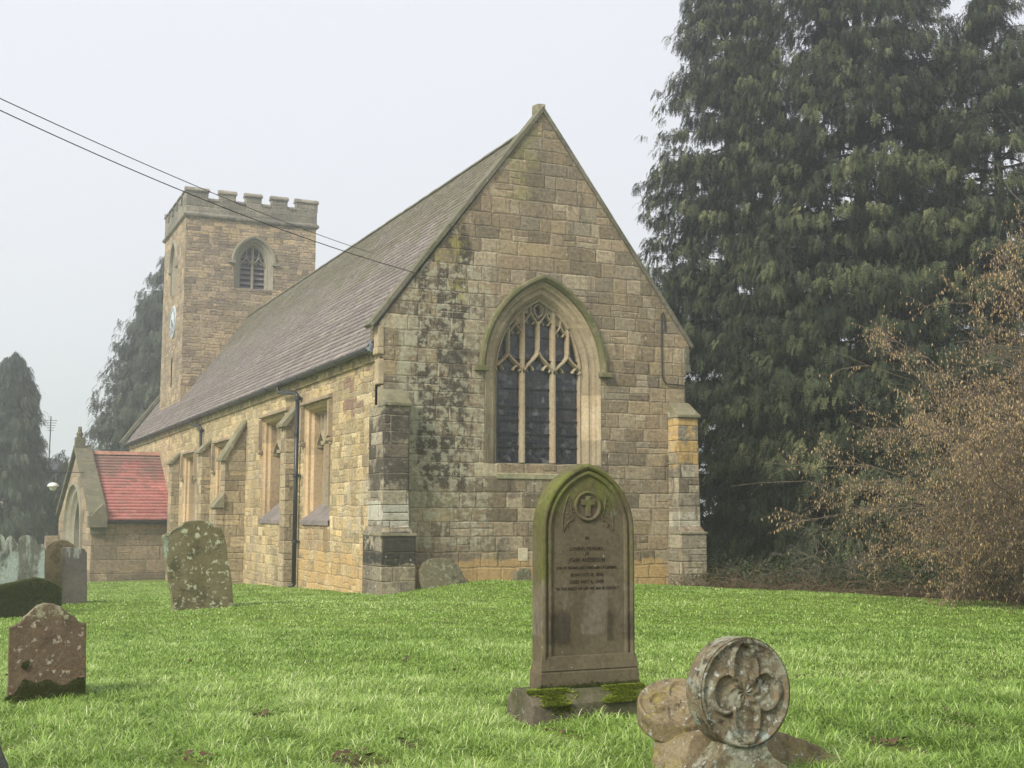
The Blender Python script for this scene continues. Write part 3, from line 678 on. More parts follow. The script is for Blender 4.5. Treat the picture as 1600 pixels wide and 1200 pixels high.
tw.add([(TX0+.3, 35.1, 7.8), (TX0+.3, 35.7, 7.8), (TX0+.3, 35.7, 9.5), (TX0+.3, 35.1, 9.5)], [(0, 1, 2, 3)])
tower = tw.build('tower', M_tower, church, recalc=False)
def belfry(P, cx, a, rise, lights=2):
    mb = MB()
    mb.loft([[P(u, v, d) for u, v in arch(cx, a, TZ0, rise, TZB, o)] for o, d in [(.36 if lights == 2 else .30, -.01), (.30, .06), (.22, .10), (.16, .20), (.08, .22), (.0, .32), (0, .6)]])
    mb.add([P(cx-a-.3, TZB-.12, -.02), P(cx+a+.3, TZB-.12, -.02), P(cx+a+.3, TZB+.02, .5), P(cx-a-.3, TZB+.02, .5)], [(0, 1, 2, 3)])
    w = mb.build('belfry_window', M_tdress, tower)
    mb = MB()
    mb.loft([[P(u, v, d) for u, v in arch(cx, a, TZ0, rise, 0, o, 12, False)] for o, d in [(.34, 0), (.36, -.10), (.46, -.12), (.50, -.02), (.5, .01)]])
    for sx in (-1, 1):
        x = cx+sx*(a+.47); mb.prism([(x-.18, TZ0-.08), (x+.18, TZ0-.08), (x+.18, TZ0+.04), (x-.18, TZ0+.04)], P, -.12, .01)
    bar(mb, [(cx, TZB), (cx, TZ0+rise-.02)], .13, .24, .42, P)
    for c in (cx-a/2, cx+a/2):
        for sd in (-1, 1):
            og = ogee(c, a/2, TZ0-.12, TZ0+.38, sd); bar(mb, og, .075, .24, .42, P)
            x, z = og[3]; bar(mb, [(x, z), (x-sd*.07, z-.05), (x-sd*.10, z-.12)], .05, .28, .40, P, .3)
        bar(mb, [(c, TZ0+.36), (c, TZ0+rise*.75)], .06, .24, .42, P)
    mb.build('hood_and_tracery', M_tdress, tower)
    mb = MB(); z = TZB+.05
    while z < TZ0+.35:
        mb.add([P(cx-a, z, .34), P(cx+a, z, .34), P(cx+a, z+.17, .52), P(cx-a, z+.17, .52), P(cx-a, z-.03, .34), P(cx+a, z-.03, .34)], [(0, 1, 2, 3), (0, 1, 5, 4)]); z += .26
    mb.build('louvres', M_louvre, tower)
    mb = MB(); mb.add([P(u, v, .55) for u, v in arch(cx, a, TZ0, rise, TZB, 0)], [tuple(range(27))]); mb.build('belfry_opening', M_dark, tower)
belfry(PT, TCX, TA, TR); belfry(PTS, SCY, .55, .95, 1)
# string course, parapet, merlons
def ringbox(mb, o, z0, z1, t=.4):
    x0, x1, y0, y1 = TX0-o, TX1+o, TY0-o, TY1+o
    mb.box(x0, x1, y0, y0+t, z0, z1); mb.box(x0, x1, y1-t, y1, z0, z1); mb.box(x0, x0+t, y0+t+.001, y1-t-.001, z0, z1); mb.box(x1-t, x1, y0+t+.001, y1-t-.001, z0, z1)
mb = MB()
mb.loft([[(TX0-o, TY0-o, z), (TX1+o, TY0-o, z), (TX1+o, TY1+o, z), (TX0-o, TY1+o, z)] for o, z in ((0, 15.88), (.12, 15.96), (.14, 16.04), (.03, 16.18))], True)
mb.build('string_course', M_parapet, tower)
mb = MB(); ringbox(mb, .03, 16.16, 16.78); 
mer = [(0, 1.03), (1.58, 2.36), (2.84, 3.62), (4.13, 4.92), (5.37, 6.43)]
cap = MB()
for a, b in mer:
    for yy in (TY0-.03, TY1+.03-.4):
        x0, x1 = TX0+a-(.03 if a == 0 else 0), TX0+b+(.03 if b > 6.3 else 0)
        mb.box(x0, x1, yy, yy+.4, 16.779, 17.20)
        cap.prism([(yy-.06, 17.2), (yy+.46, 17.2), (yy+.46, 17.27), (yy+.25, 17.42), (yy+.15, 17.42), (yy-.06, 17.27)], lambda u, v, d: (d, u, v), x0-.05, x1+.05)
    if a == 0 or b > 6.3:
        lo, hi = (TY0+.371, TY0+1.0) if a == 0 else (TY1-1.0, TY1-.371)
    else: lo, hi = TY0+a, TY0+b
    for xx in (TX0-.03, TX1+.03-.4):
        mb.box(xx, xx+.4, lo, hi, 16.779, 17.20)
        cap.prism([(xx-.06, 17.2), (xx+.46, 17.2), (xx+.46, 17.27), (xx+.25, 17.42), (xx+.15, 17.42), (xx-.06, 17.27)], lambda u, v, d: (u, d, v), lo+(.1 if a == 0 else -.05), hi-(.1 if b > 6.3 else -.05))
for a, b in zip([m[1] for m in mer[:-1]], [m[0] for m in mer[1:]]):
    for yy in (TY0-.03, TY1-.37): cap.prism([(yy-.05, 16.78), (yy+.45, 16.78), (yy+.45, 16.84), (yy+.2, 16.96), (yy-.05, 16.84)], lambda u, v, d: (d, u, v), TX0+a+.05, TX0+b-.05)
    for xx in (TX0-.03, TX1-.37): cap.prism([(xx-.05, 16.78), (xx+.45, 16.78), (xx+.45, 16.84), (xx+.2, 16.96), (xx-.05, 16.84)], lambda u, v, d: (u, d, v), TY0+a+.05, TY0+b-.05)
mb.build('parapet', M_parapet, tower, bevel=.015); cap.build('merlon_coping', M_parapet, tower)
# clock
ck = MB(); n = 40; cyy, cz = 35.22, 11.17
ck.prism([(cyy+.80*math.cos(2*math.pi*k/n), cz+.80*math.sin(2*math.pi*k/n)) for k in range(n)], PTS, -.06, .0)
clock = ck.build('clock', M_clock, tower)
mb = MB()
for k in range(12):
    a = 2*math.pi*k/12; c_, s_ = math.cos(a), math.sin(a)
    nb = (1, 2, 3, 2, 1, 2, 3, 3, 2, 1, 2, 3)[k]
    for q in range(nb):
        o = (q-(nb-1)/2)*.055
        mb.prism([(cyy+c_*r-s_*(o+w), cz+s_*r+c_*(o+w)) for r, w in ((.56, -.012), (.56, .012), (.70, .012), (.70, -.012))], PTS, -.075, -.058)
for r in (.535, .725): mb.loft([[PTS(cyy+(r+w)*math.cos(2*math.pi*k/n), cz+(r+w)*math.sin(2*math.pi*k/n), d) for k in range(n)] for w, d in ((-.009, -.058), (-.009, -.07), (.009, -.07), (.009, -.058))], True)
mb.build('clock_numerals', M_gold, tower)
mb = MB()
for ang, L, w in ((math.radians(255), .60, .025), (math.radians(225), .42, .035)):
    c_, s_ = math.cos(ang), math.sin(ang)
    mb.prism([(cyy+c_*r-s_*ww, cz+s_*r+c_*ww) for r, ww in ((-.12, -w), (-.12, w), (L*.8, w), (L, 0), (L*.8, -w))], PTS, -.10, -.085)
mb.build('clock_hands', M_dark, tower)

# porch --------------------------------------------------------------
PY0, PYR, PXF = 28.5, 33.0, -3.35
PYW = 37.4; PEZ, PRZ = 1.42, 4.42; SKEW = .075           # the front leans outwards to the west
xf = lambda y: PXF-SKEW*(y-PY0)
mb = MB()
mb.box(PXF, 0, PY0, PY0+.4, -2.2, PEZ)
mb.add([(xf(PYW), PYW, -2.2), (0, PYW, -2.2), (0, PYW, PEZ), (xf(PYW), PYW, PEZ)], [(0, 1, 2, 3)])
PP = lambda u, v, d: (xf(u)+d, u, v)
ACY, AA, AZ0, AR = 33.0, 1.75, .75, 1.75
mb.holes([(PY0, -2.2), (PYW, -2.2), (PYW, PEZ), (PYR, PRZ-.05), (PY0, PEZ)], [arch(ACY, AA, AZ0, AR, -2., .5)], PP, 0)
mb.box(PXF-.01, 0, PY0-.07, PY0-.0, -2.2, -.72); 
porch = mb.build('porch', M_porch, church, recalc=False); porch['label'] = 'south porch with red tiled roof'
mb = MB()
mb.loft([[PP(u, v, d) for u, v in arch(ACY, AA, AZ0, AR, -2.1, o)] for o, d in [(.62, 0), (.62, -.10), (.5, -.12), (.45, .0), (.36, .08), (.22, .1), (.12, .22), (.0, .3), (0, .7)]])
mb.build('doorway', M_tdress, porch)
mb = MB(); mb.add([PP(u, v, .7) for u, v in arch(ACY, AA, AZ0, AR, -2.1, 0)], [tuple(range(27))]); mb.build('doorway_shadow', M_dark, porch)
# roof slabs
mb = MB(); sl = math.hypot(PYR-PY0, PRZ-PEZ)
mb.add([(PXF+.25, PY0-.22, PEZ-.02), (.6, PY0-.22, PEZ-.02), (2.6, PYR, PRZ), (PXF+.25, PYR, PRZ), (PXF-.1, PYW+.2, PEZ-.02), (.6, PYW+.2, PEZ-.02)], [(0, 1, 2, 3), (3, 2, 5, 4)])
proof = mb.build('porch_roof', M_under, porch, recalc=False)
dy, dz = (PYR-PY0+.22), (PRZ-PEZ+.02); sl = math.hypot(dy, dz)
tiles('porch_tiles', (PXF+.28, PY0-.26, PEZ), (1, 0, 0), 3.4, (0, dy/sl, dz/sl), sl, .258, .26, M_red, porch, .085, .006, .004)
mb = MB(); mb.prism([(PYR-.22, PRZ-.02), (PYR+.22, PRZ-.02), (PYR+.12, PRZ+.15), (PYR-.12, PRZ+.15)], lambda u, v, d: (d, u, v), PXF+.2, 1.4)
mb.build('porch_ridge', simple('terracotta_ridge', (.34, .17, .12), .8, .3, 5, .3), porch, bevel=.02)
# gable coping: broad weathered slabs on the front
mb = MB()
for ya, yb_, s in ((PY0-.12, PYR, 1), (PYW+.12, PYR, -1)):
    for k in range(4):
        a, b = k/4, (k+1)/4-.006
        A = (ya+(yb_-ya)*a, PEZ+.12+(PRZ-PEZ+.1)*a); B = (ya+(yb_-ya)*b, PEZ+.12+(PRZ-PEZ+.1)*b)
        f = lambda u, v, d: (xf(u)+d, u, v)
        mb.prism([A, B, (B[0], B[1]+.18), (A[0], A[1]+.18)], f, -.14, .62)
mb.build('porch_coping', M_cop, porch, bevel=.02)
mb = MB()
mb.prism([(-3.55, 1.10), (-2.75, 1.10), (-2.75, 1.62), (-2.95, 2.12), (-3.40, 1.62), (-3.55, 1.6)], PG, PY0-.42, PY0+.1)
mb.box(-3.42, -2.8, PY0-.16, PY0+.05, .8, 1.1)
mb.build('porch_kneeler', M_cop, porch, bevel=.03)
mb = MB(); xa = xf(PYR)+.1
mb.box(xa-.2, xa+.25, PYR-.22, PYR+.22, PRZ+.2, PRZ+.75); mb.tube([(xa, PYR, PRZ+.7), (xa, PYR, PRZ+.95), (xa, PYR, PRZ+1.0), (xa, PYR, PRZ+1.25)], [.12, .16, .10, .08], 8)
mb.build('finial', M_cop, porch, bevel=.02)
mb = MB(); mb.prism([(PY0-.32+.07*math.cos(a), PEZ-.06+.08*math.sin(a)) for a in [math.pi+math.pi*k/6 for k in range(7)]], lambda u, v, d: (d, u, v), PXF+.3, -.1)
mb.box(PXF+.3, -.12, PY0-.26, PY0-.2, PEZ-.17, PEZ-.02)
mb.tube([(-.3, PY0-.3, PEZ-.1), (-.12, PY0-.1, PEZ-.6), (-.12, PY0-.1, -1.1)], .055, 8)
mb.build('porch_gutter', M_iron, porch)
mb = MB(); mb.box(xf(PYW)-.6, xf(PYW), PYW-.5, PYW+.3, -2.2, .6); mb.build('porch_buttress', M_porch, porch, bevel=.02)
# ------------------------------------------------------------------ ground
def ray(px, py): return FW+RT*(px-800)/CAM_F-UP*(py-600)/CAM_F
def on_y(px, py, Y):
    d = ray(px, py); t = (Y-CAM_O[1])/d[1]; q = CAM_O+t*d; return q[0], q[2]
def at_depth(px, py, dep): return CAM_O+dep*ray(px, py)

m, nt = newmat('turf'); M_turf = m
p = POS(nt)
a = NOISE(nt, p, .35, 6, .62); b = NOISE(nt, p, 3.5, 8, .7); c_ = NOISE(nt, p, 30, 5, .75)
col = MIX(nt, SS(nt, a, .35, .65), (.17, .27, .040), (.21, .32, .045))
col = MIX(nt, SS(nt, b, .4, .7), col, (.12, .115, .04))
col = MIX(nt, 1., col, RAMP(nt, c_, [(.3, (.45, .5, .4)), (.55, (1, 1, 1)), (.8, (1.3, 1.3, 1.2))]), 'MULTIPLY')
zy = SS(nt, SEP(nt, p)[1], -14., -17.)
sn = NOISE(nt, p, 1.4, 6, .7)
col = MIX(nt, MA(nt, 'MULTIPLY', zy, SS(nt, sn, .40, .55)), col, MIX(nt, c_, (.035, .030, .014), (.10, .085, .035)))
BSDF(nt, col, .95, c_, .03, 1., .1)
gx = np.concatenate([np.array([-420, -250, -150, -100, -75]), np.arange(-60, -24, 3), np.arange(-24, 24, .4), np.arange(24, 60, 3), np.array([75, 100, 150, 250, 420.])])
gy = np.concatenate([np.array([-420, -250, -150, -100, -70]), np.arange(-50, -27, 3), np.arange(-27, 12, .4), np.arange(12, 90, 2), np.array([100, 150, 250, 420.])])
X, Y = np.meshgrid(gx, gy, indexing='ij'); Z = GZ(X, Y)
nx, ny = len(gx), len(gy)
V = np.stack([X.ravel(), Y.ravel(), Z.ravel()], 1)
I, J = np.meshgrid(np.arange(nx-1), np.arange(ny-1), indexing='ij'); i0 = (I*ny+J).ravel()
ground = npmesh('ground', V, np.stack([i0, i0+ny, i0+ny+1, i0+1], 1), M_turf, smooth=True)
tag(ground, 'green churchyard turf rising gently to the church wall', 'ground', kind='structure')

def leafmat(name, c0, c1, trans=.3, rough=.6, spec=.3, extra=None):
    m, nt = newmat(name)
    t = N(nt, 'ShaderNodeAttribute', out=2, attribute_name='tint')
    col = RAMP(nt, t, [(0, c0), (1, c1)] if extra is None else extra)
    b = N(nt, 'ShaderNodeBsdfPrincipled', {'Base Color': col, 'Roughness': rough, 'Specular IOR Level': spec})
    if trans:
        tb = N(nt, 'ShaderNodeBsdfTranslucent', {'Color': col})
        b = N(nt, 'ShaderNodeMixShader', {0: trans, 1: b, 2: tb})
    N(nt, 'ShaderNodeOutputMaterial', {'Surface': b}, out=None)
    return m

# grass blades ---------------------------------------------------------
def blade(w, bend, seg=3):
    V, F = [], []
    for k in range(seg+1):
        t = k/seg; ww = w*(1-t**1.6)*.5 if k < seg else 0
        x = bend*t*t; z = math.sin(t*1.2)/math.sin(1.2)*(1-.35*bend*t)
        if k < seg: V += [(x, -ww, z), (x, ww, z)]
        else: V += [(x, 0, z)]
    for k in range(seg-1): F += [(2*k, 2*k+1, 2*k+3), (2*k, 2*k+3, 2*k+2)]
    F += [(2*seg-2, 2*seg-1, 2*seg)]
    return np.array(V, float), np.array(F)
def cam_depth(x, y):
    return (x-CAM_O[0])*FW[0]+(y-CAM_O[1])*FW[1]
def in_frame(x, y, z, m=60):
    d = np.stack([x-CAM_O[0], y-CAM_O[1], z-CAM_O[2]], 1); w = d@FW
    px = 800+CAM_F*(d@RT)/w; py = 600-CAM_F*(d@UP)/w
    return (w > 2)&(px > -m)&(px < 1600+m)&(py > 0)&(py < 1200+m*2)
def blocked(x, y):
    """where stone stands"""
    b = (x > -.12)&(x < 8.1)&(y > -.15)&(y < 45)
    b |= (x > -.2)&(x < .6)&(y > -.58)&(y < 1)
    b |= (x > 7.45)&(x < 8.2)&(y > -.58)
    b |= (x > -3.45)&(x < 0)&(y > 28.4)&(y < 40)
    b |= (x > -5.02)&(x < -3.98)&(y > -18.12)&(y < -17.6)
    return b
def smooth_noise(x, y, s, seed):
    r = np.random.default_rng(seed); o = np.zeros_like(x)
    for k in range(6):
        a = r.uniform(0, 6.28); f = s*(1+.9*k*.5); ph = r.uniform(0, 6.28, 2)
        o += np.sin((x*math.cos(a)+y*math.sin(a))*f+ph[0])*np.cos((y*math.cos(a)-x*math.sin(a))*f*.8+ph[1])/(1+.4*k)
    return o/3
HOLLOWS = []
for _px, _py, _r in ((868, 1152, .17), (300, 1186, .15), (555, 1186, .20), (640, 1165, .09), (1395, 1172, .16), (412, 1108, .10), (15, 1165, .12), (1180, 1040, .06), (760, 1190, .10), (230, 1120, .07), (1500, 1130, .12)):
    _d = ray(_px, _py); _t = (.27-CAM_O[2])/_d[2]; _q = CAM_O+_t*_d; HOLLOWS.append((_q[0], _q[1], _r))
def grass(n, d0, d1, h, w, seed, long=False):
    r = np.random.default_rng(seed)
    dep = np.sqrt(r.uniform(d0*d0, d1*d1, n)); px = r.uniform(-60, 1660, n)
    dirx = FW[0]+RT[0]*(px-800)/CAM_F; diry = FW[1]+RT[1]*(px-800)/CAM_F
    nn = 1/1.0
    x = CAM_O[0]+dep*dirx*nn; y = CAM_O[1]+dep*diry*nn
    # tussocks: pull blades together
    z = GZ(x, y)
    k = in_frame(x, y, z)&~blocked(x, y)
    # the scrub at the right-hand side takes over from the lawn
    k &= ~((x-6.9)*.62+(y+8.5)*.2 > 1.2+.35*smooth_noise(x, y, 2., 5))|(y < -14)
    x, y, z, dep = x[k], y[k], z[k], dep[k]; n = len(x)
    cl = smooth_noise(x, y, 1.3, 2); c2 = smooth_noise(x, y, 5.5, 3); c3 = smooth_noise(x, y, 14., 4)
    near = np.clip((12.5-dep)/4.5, 0, 1)
    hh = h*(1+.28*cl+.30*c2)*(1+near*(.35+.8*np.clip(c2+.1, 0, 1)+.3*c3))*r.uniform(.55, 1.25, n)
    if long:
        kk = (c2+.5*c3 > -.1)|(dep < 8); x, y, z, dep, cl, c2, c3, near, hh = [q[kk] for q in (x, y, z, dep, cl, c2, c3, near, hh)]; n = len(x); hh = h*r.uniform(.6, 1.3, n); near = near*1.4
    bare = (c2+c3*.6 < -.95)&(r.random(n) < .8)
    for hx, hy, hr in HOLLOWS: hh = hh*(1-.55*np.exp(-((x-hx)**2+((y-hy)*.4)**2)/(hr*1.3)**2))
    for hx, hy, hr in HOLLOWS: bare |= (np.hypot(x-hx, (y-hy)*.42) < hr*r.uniform(.6, 1.3, n))&(r.random(n) < .95)
    az = r.uniform(0, 2*math.pi, n)+.9*cl; lean = r.uniform(.1, .6, n)+near*r.uniform(0, .8, n)
    ax = np.stack([np.cos(az)*np.sin(lean), np.sin(az)*np.sin(lean), np.cos(lean)], 1)
    Xa = np.stack([np.cos(az)*np.cos(lean), np.sin(az)*np.cos(lean), -np.sin(lean)], 1)
    Ya = np.cross(ax, Xa); R = np.stack([Xa, Ya, ax], 2)
    c0 = smooth_noise(x, y, .42, 8)
    tint = np.clip(.39+.17*c0+.15*cl+.20*c2+.10*c3+r.normal(0, .19, n)+(r.random(n) < .05)*.4, 0, 1)
    Vs, Fs, Ts = [], [], []; b0 = 0
    kinds = [blade(1, .35), blade(1, .7), blade(1, 1.05)] if not long else [blade(1, .9, 5), blade(1, 1.25, 5), blade(1, 1.6, 5)]
    which = r.integers(0, 3, n)
    for q, (TV, TF) in enumerate(kinds):
        mk = (which == q)&~bare; mm = mk.sum()
        S = np.stack([hh[mk], w*r.uniform(.7, 1.3, mm)*(dep[mk]/d0)**.7, hh[mk]], 1)
        V, F = scatter(TV, TF, np.stack([x[mk], y[mk], z[mk]-.008], 1), R[mk], S)
        Vs.append(V); Fs.append(F+b0); b0 += len(V); Ts.append(np.clip(np.repeat(tint[mk], len(TV))+np.tile((TV[:, 2]-.5)*.35, mm), 0, 1))  # tint darkens roots and lightens tips, painting in shade between the blades
    return np.concatenate(Vs), np.concatenate(Fs), np.concatenate(Ts)
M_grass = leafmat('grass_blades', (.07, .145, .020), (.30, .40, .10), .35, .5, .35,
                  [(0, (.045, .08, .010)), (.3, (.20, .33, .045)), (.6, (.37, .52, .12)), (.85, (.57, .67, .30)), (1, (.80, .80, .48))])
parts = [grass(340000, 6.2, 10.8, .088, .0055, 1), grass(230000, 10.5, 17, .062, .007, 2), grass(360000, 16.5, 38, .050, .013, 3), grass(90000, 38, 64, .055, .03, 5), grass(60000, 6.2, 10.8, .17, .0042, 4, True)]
off = 0; Vs, Fs, Ts = [], [], []
for V, F, T in parts: Vs.append(V); Fs.append(F+off); Ts.append(T); off += len(V)
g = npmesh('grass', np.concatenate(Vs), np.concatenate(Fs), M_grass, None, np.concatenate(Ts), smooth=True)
tag(g, 'bright green lawn grass, longer and tangled towards the front', 'grass', kind='stuff')

# dead leaves on the lawn
def leaf_litter():
    r = np.random.default_rng(5); mb = MB()
    spots = [(412, 1110, 5), (430, 1118, 3), (300, 1022, 2), (155, 1050, 2), (345, 1062, 3), (330, 1075, 2), (1243, 1060, 3), (1345, 1070, 2), (430, 1195, 4), (540, 1188, 3), (12, 1050, 4), (640, 1022, 2), (720, 1050, 1), (915, 990, 1), (1215, 1000, 1)]
    spots += [(868, 1150, 6), (300, 1186, 7), (555, 1186, 9), (1395, 1172, 6), (640, 1165, 3), (95, 1120, 3), (760, 1100, 2), (1500, 1120, 3), (700, 960, 2), (480, 1000, 2)]
    for px, py, n in spots:
        d = ray(px, py); t = (.26-CAM_O[2])/d[2]; q = CAM_O+t*d
        for k in range(n):
            x, y = q[0]+r.normal(0, .07), q[1]+r.normal(0, .07); z = gz(x, y)+r.uniform(.02, .06); a = r.uniform(0, 6.28); s = r.uniform(.016, .036)
            c_, s_ = math.cos(a)*s, math.sin(a)*s; t1 = r.uniform(-.02, .02)
            mb.add([(x-c_, y-s_, z), (x+s_*.5, y-c_*.5, z+t1), (x+c_, y+s_, z+.01), (x-s_*.5, y+c_*.5, z-t1)], [(0, 1, 2, 3)])
    return tag(mb.build('leaf_litter', simple('dead_leaf', (.075, .042, .022), .7, .3, 20, .5), recalc=False), 'brown fallen leaves scattered in the grass', 'leaf litter', kind='stuff')
leaf_litter()

# ------------------------------------------------------------------ gravestones
def stonemat(name, base, base2, patches, bd=.01, sc=1., seed=0.):
    """patches: (colour, scale, t0, t1, amount, mask) with mask None or (axis, lo, hi) smooth in object space"""
    m, nt = newmat(name); p0 = POS(nt, True); p = N(nt, 'ShaderNodeVectorMath', {0: p0, 1: (seed, seed*.6, seed*.3)}, operation='ADD')
    s = SEP(nt, p0)
    a = NOISE(nt, p, 2.2*sc, 6, .65); f = NOISE(nt, p, 26*sc, 8, .7); v = NOISE(nt, p, 120*sc, 3, .7); g_ = NOISE(nt, p, 8*sc, 7, .7)
    col = MIX(nt, SS(nt, a, .35, .65), base, base2)
    col = MIX(nt, 1., col, RAMP(nt, f, [(.25, (.62, .62, .6)), (.5, (1, 1, 1)), (.8, (1.35, 1.33, 1.28))]), 'MULTIPLY')
    hx = None
    for i, (c, scl, t0, t1, amt, mask) in enumerate(patches):
        vs = (1, 1, 1)
        if isinstance(scl, tuple): scl, vs = scl
        n = NOISE(nt, N(nt, 'ShaderNodeVectorMath', {0: VMUL(nt, p, vs), 1: (i*3.1, 0, i*1.7)}, operation='ADD'), scl*sc, 9, .7)
        k = SS(nt, n, t0, t1)
        if mask:
            mk = None
            for ax, lo, hi in (mask if isinstance(mask, list) else [mask]):
                x = MA(nt, 'ABSOLUTE', s[ax-3]) if ax > 2 else s[ax]
                q = SS(nt, x, lo, hi) if lo < hi else SS(nt, x, hi, lo, 1., 0.)
                mk = q if mk is None else MA(nt, 'MULTIPLY', mk, q)
            k = SS(nt, MA(nt, 'ADD', n, MA(nt, 'MULTIPLY', MA(nt, 'SUBTRACT', mk, 1.), .55)), t0, t1)
        col = MIX(nt, MA(nt, 'MULTIPLY', k, amt), col, MIX(nt, 1., c, RAMP(nt, f, [(.25, (.65, .65, .65)), (.8, (1.35, 1.35, 1.35))]), 'MULTIPLY'))
        hx = k if hx is None else MA(nt, 'ADD', hx, k)
    h = MA(nt, 'ADD', MA(nt, 'MULTIPLY', f, 1.), MA(nt, 'MULTIPLY', v, .3)); h = MA(nt, 'ADD', h, MA(nt, 'MULTIPLY', g_, .8))
    if hx is not None: h = MA(nt, 'ADD', h, MA(nt, 'MULTIPLY', hx, .25))
    BSDF(nt, col, .92, h, bd, 1., .2)
    return m
WHITE_L = (.46, .47, .40); GREEN_L = (.30, .36, .29); ALG = (.11, .125, .025); BLK = (.03, .028, .024)

def trace(name, pts, Y, thick, mat, label, cat='gravestone', group='old gravestones in the churchyard', jit=.006, bevel=.012, skew=0., sub=3, child_of=None):
    P = [on_y(px, py, Y) for px, py in pts]; out = []
    for i in range(len(P)):                                 # finer, slightly uneven outline
        a, b = P[i], P[(i+1) % len(P)]
        for k in range(sub):
            t = k/sub; j = jit if 0 < k else 0
            out.append((a[0]+(b[0]-a[0])*t+random.uniform(-j, j), a[1]+(b[1]-a[1])*t+random.uniform(-j, j)))
    cx = sum(p[0] for p in out)/len(out); zb = min(p[1] for p in out)
    # the plinth end is sunk in the turf
    out = [(x, z if z > zb+.02 else z-.15) for x, z in out]
    mb = MB(); mb.prism(out, lambda u, v, d: (u, Y+d+skew*(v-zb), v), 0, thick)
    o = mb.build(name, mat, None, bevel=bevel, loc=(cx, Y+thick/2, zb))
    return tag(o, label, cat, group)

def moss(parent, P, Nn, size, seed, mat, name='moss'):
    """tufts of moss at points P with normals Nn"""
    r = np.random.default_rng(seed); P = np.asarray(P, float); Nn = np.asarray(Nn, float); n = len(P)
    TV = []; TF = []
    for k in range(7):
        a = k*2.4; e = .35+.5*((k*.37) % 1); x, y, z = math.cos(a)*math.cos(e), math.sin(a)*math.cos(e), math.sin(e); b = len(TV)
        TV += [(-y*.18, x*.18, 0), (y*.18, -x*.18, 0), (x, y, z*.9)]; TF.append((b, b+1, b+2))
    TV, TF = np.array(TV), np.array(TF)
    R = frames(np.cross(Nn, r.normal(0, 1, (n, 3))), Nn)
    V, F = scatter(TV, TF, P, R, size*r.uniform(.5, 1.3, n))
    o = npmesh(name, V, F, mat, parent, np.repeat(r.random(n), len(TV)), loc=None)
    if parent: o.matrix_parent_inverse = Matrix.Translation(parent.location).inverted()
    return o
M_moss = leafmat('bright_moss', (.05, .075, .008), (.27, .33, .04), .1, .9, .1)
M_mossd = leafmat('dark_moss', (.018, .024, .008), (.075, .085, .022), .1, .9, .1)

# tall pointed headstone ------------------------------------------------
HX0, HX1, HY, HSP, HAP = -4.79, -4.02, -17.93, 1.60, 2.09
HC = (HX0+HX1)/2; HA = (HX1-HX0)/2
M_tall = stonemat('tall_headstone_stone', (.092, .075, .045), (.125, .103, .064), [
    ((.085, .092, .018), (3.5, (1, 1, .35)), .38, .60, .85, [(3, .10, .36), (2, .45, 1.1)]),
    ((.12, .13, .03), (3.2, (1, 1, .4)), .36, .60, .85, (2, 1.05, 1.7)), ((.17, .18, .10), 9, .56, .64, .6, (2, 1.1, 1.5)),
    ((.040, .032, .022), (3., (1, 1, .25)), .42, .56, .75, [(3, .10, .17), (2, .42, .55), (2, .95, .70)]),
    ((.19, .165, .13), (3., (1, 1, .3)), .48, .60, .6, [(2, .5, .6), (2, 1.3, .9)]),
    ((.45, .43, .36), 22, .665, .69, .9, None)], .004, 1., 4.)
head = tag(empty('headstone', (HC, HY+.08, .26)), 'tall pointed sandstone headstone with carved cross roundel, green with algae, standing on a mossy plinth', 'headstone')
def tloc(mb, name, mat, parent=head, **k):
    o = mb.build(name, mat, parent, loc=(HC, HY+.08, .26), **k); o.location = (0, 0, 0); return o
def harch(d, zb): return arch(HC, HA, HSP, HAP-HSP, zb, d, 16)
mb = MB(); TH = .165
rg = [(.0, TH), (.0, .02), (-.008, .002), (-.022, -.004), (-.036, .002), (-.040, .016), (-.052, .018), (-.056, .006), (-.068, .002), (-.080, .006), (-.086, .020)]
ZB = .66
rings = [[(u, HY+d, v) for u, v in harch(o, ZB)] for o, d in rg]
mb.loft(rings); last = harch(-.086, ZB)
mb.add([(u, HY+.020, v) for u, v in last], [tuple(range(len(last)))])
mb.add(rings[0], [tuple(range(len(rings[0])))])
tloc(mb, 'slab', M_tall, smooth=False)
mb = MB()                                                   # plain foot of the slab with stopped chamfers
mb.add([(HX0, HY+.02, .66), (HX1, HY+.02, .66), (HX1+.018, HY-.01, .58), (HX0-.018, HY-.01, .58), (HX0-.02, HY-.01, .46), (HX1+.02, HY-.01, .46),
        (HX0, HY+TH, .66), (HX1, HY+TH, .66), (HX1+.018, HY+TH+.01, .58), (HX0-.018, HY+TH+.01, .58), (HX0-.02, HY+TH+.01, .46), (HX1+.02, HY+TH+.01, .46)],
       [(0, 1, 2, 3), (3, 2, 5, 4), (0, 3, 9, 6), (3, 4, 10, 9), (1, 2, 8, 7), (2, 5, 11, 8), (6, 7, 8, 9), (9, 8, 11, 10), (4, 5, 11, 10), (0, 1, 7, 6)])
mb.add([(HX0, HY+.004, .70), (HX1, HY+.004, .70), (HX1+.018, HY-.012, .60), (HX0-.018, HY-.012, .60), (HX0+.0, HY+.03, .70), (HX1, HY+.03, .70), (HX1+.018, HY+.03, .60), (HX0-.018, HY+.03, .60)],
       [(0, 1, 2, 3), (0, 1, 5, 4), (1, 2, 6, 5), (3, 0, 4, 7)])
tloc(mb, 'foot', M_tall, bevel=.006)
FY = HY+.020
mb = MB(); n = 48; RX, RZ = -4.408, 1.775                    # roundel
def ringr(r, d): return [(RX+r*math.cos(2*math.pi*k/n), FY+d, RZ+r*math.sin(2*math.pi*k/n)) for k in range(n)]
mb.loft([ringr(.112, .0), ringr(.110, -.014), ringr(.100, -.018), ringr(.092, -.012), ringr(.086, -.003), ringr(.080, -.001)], True)
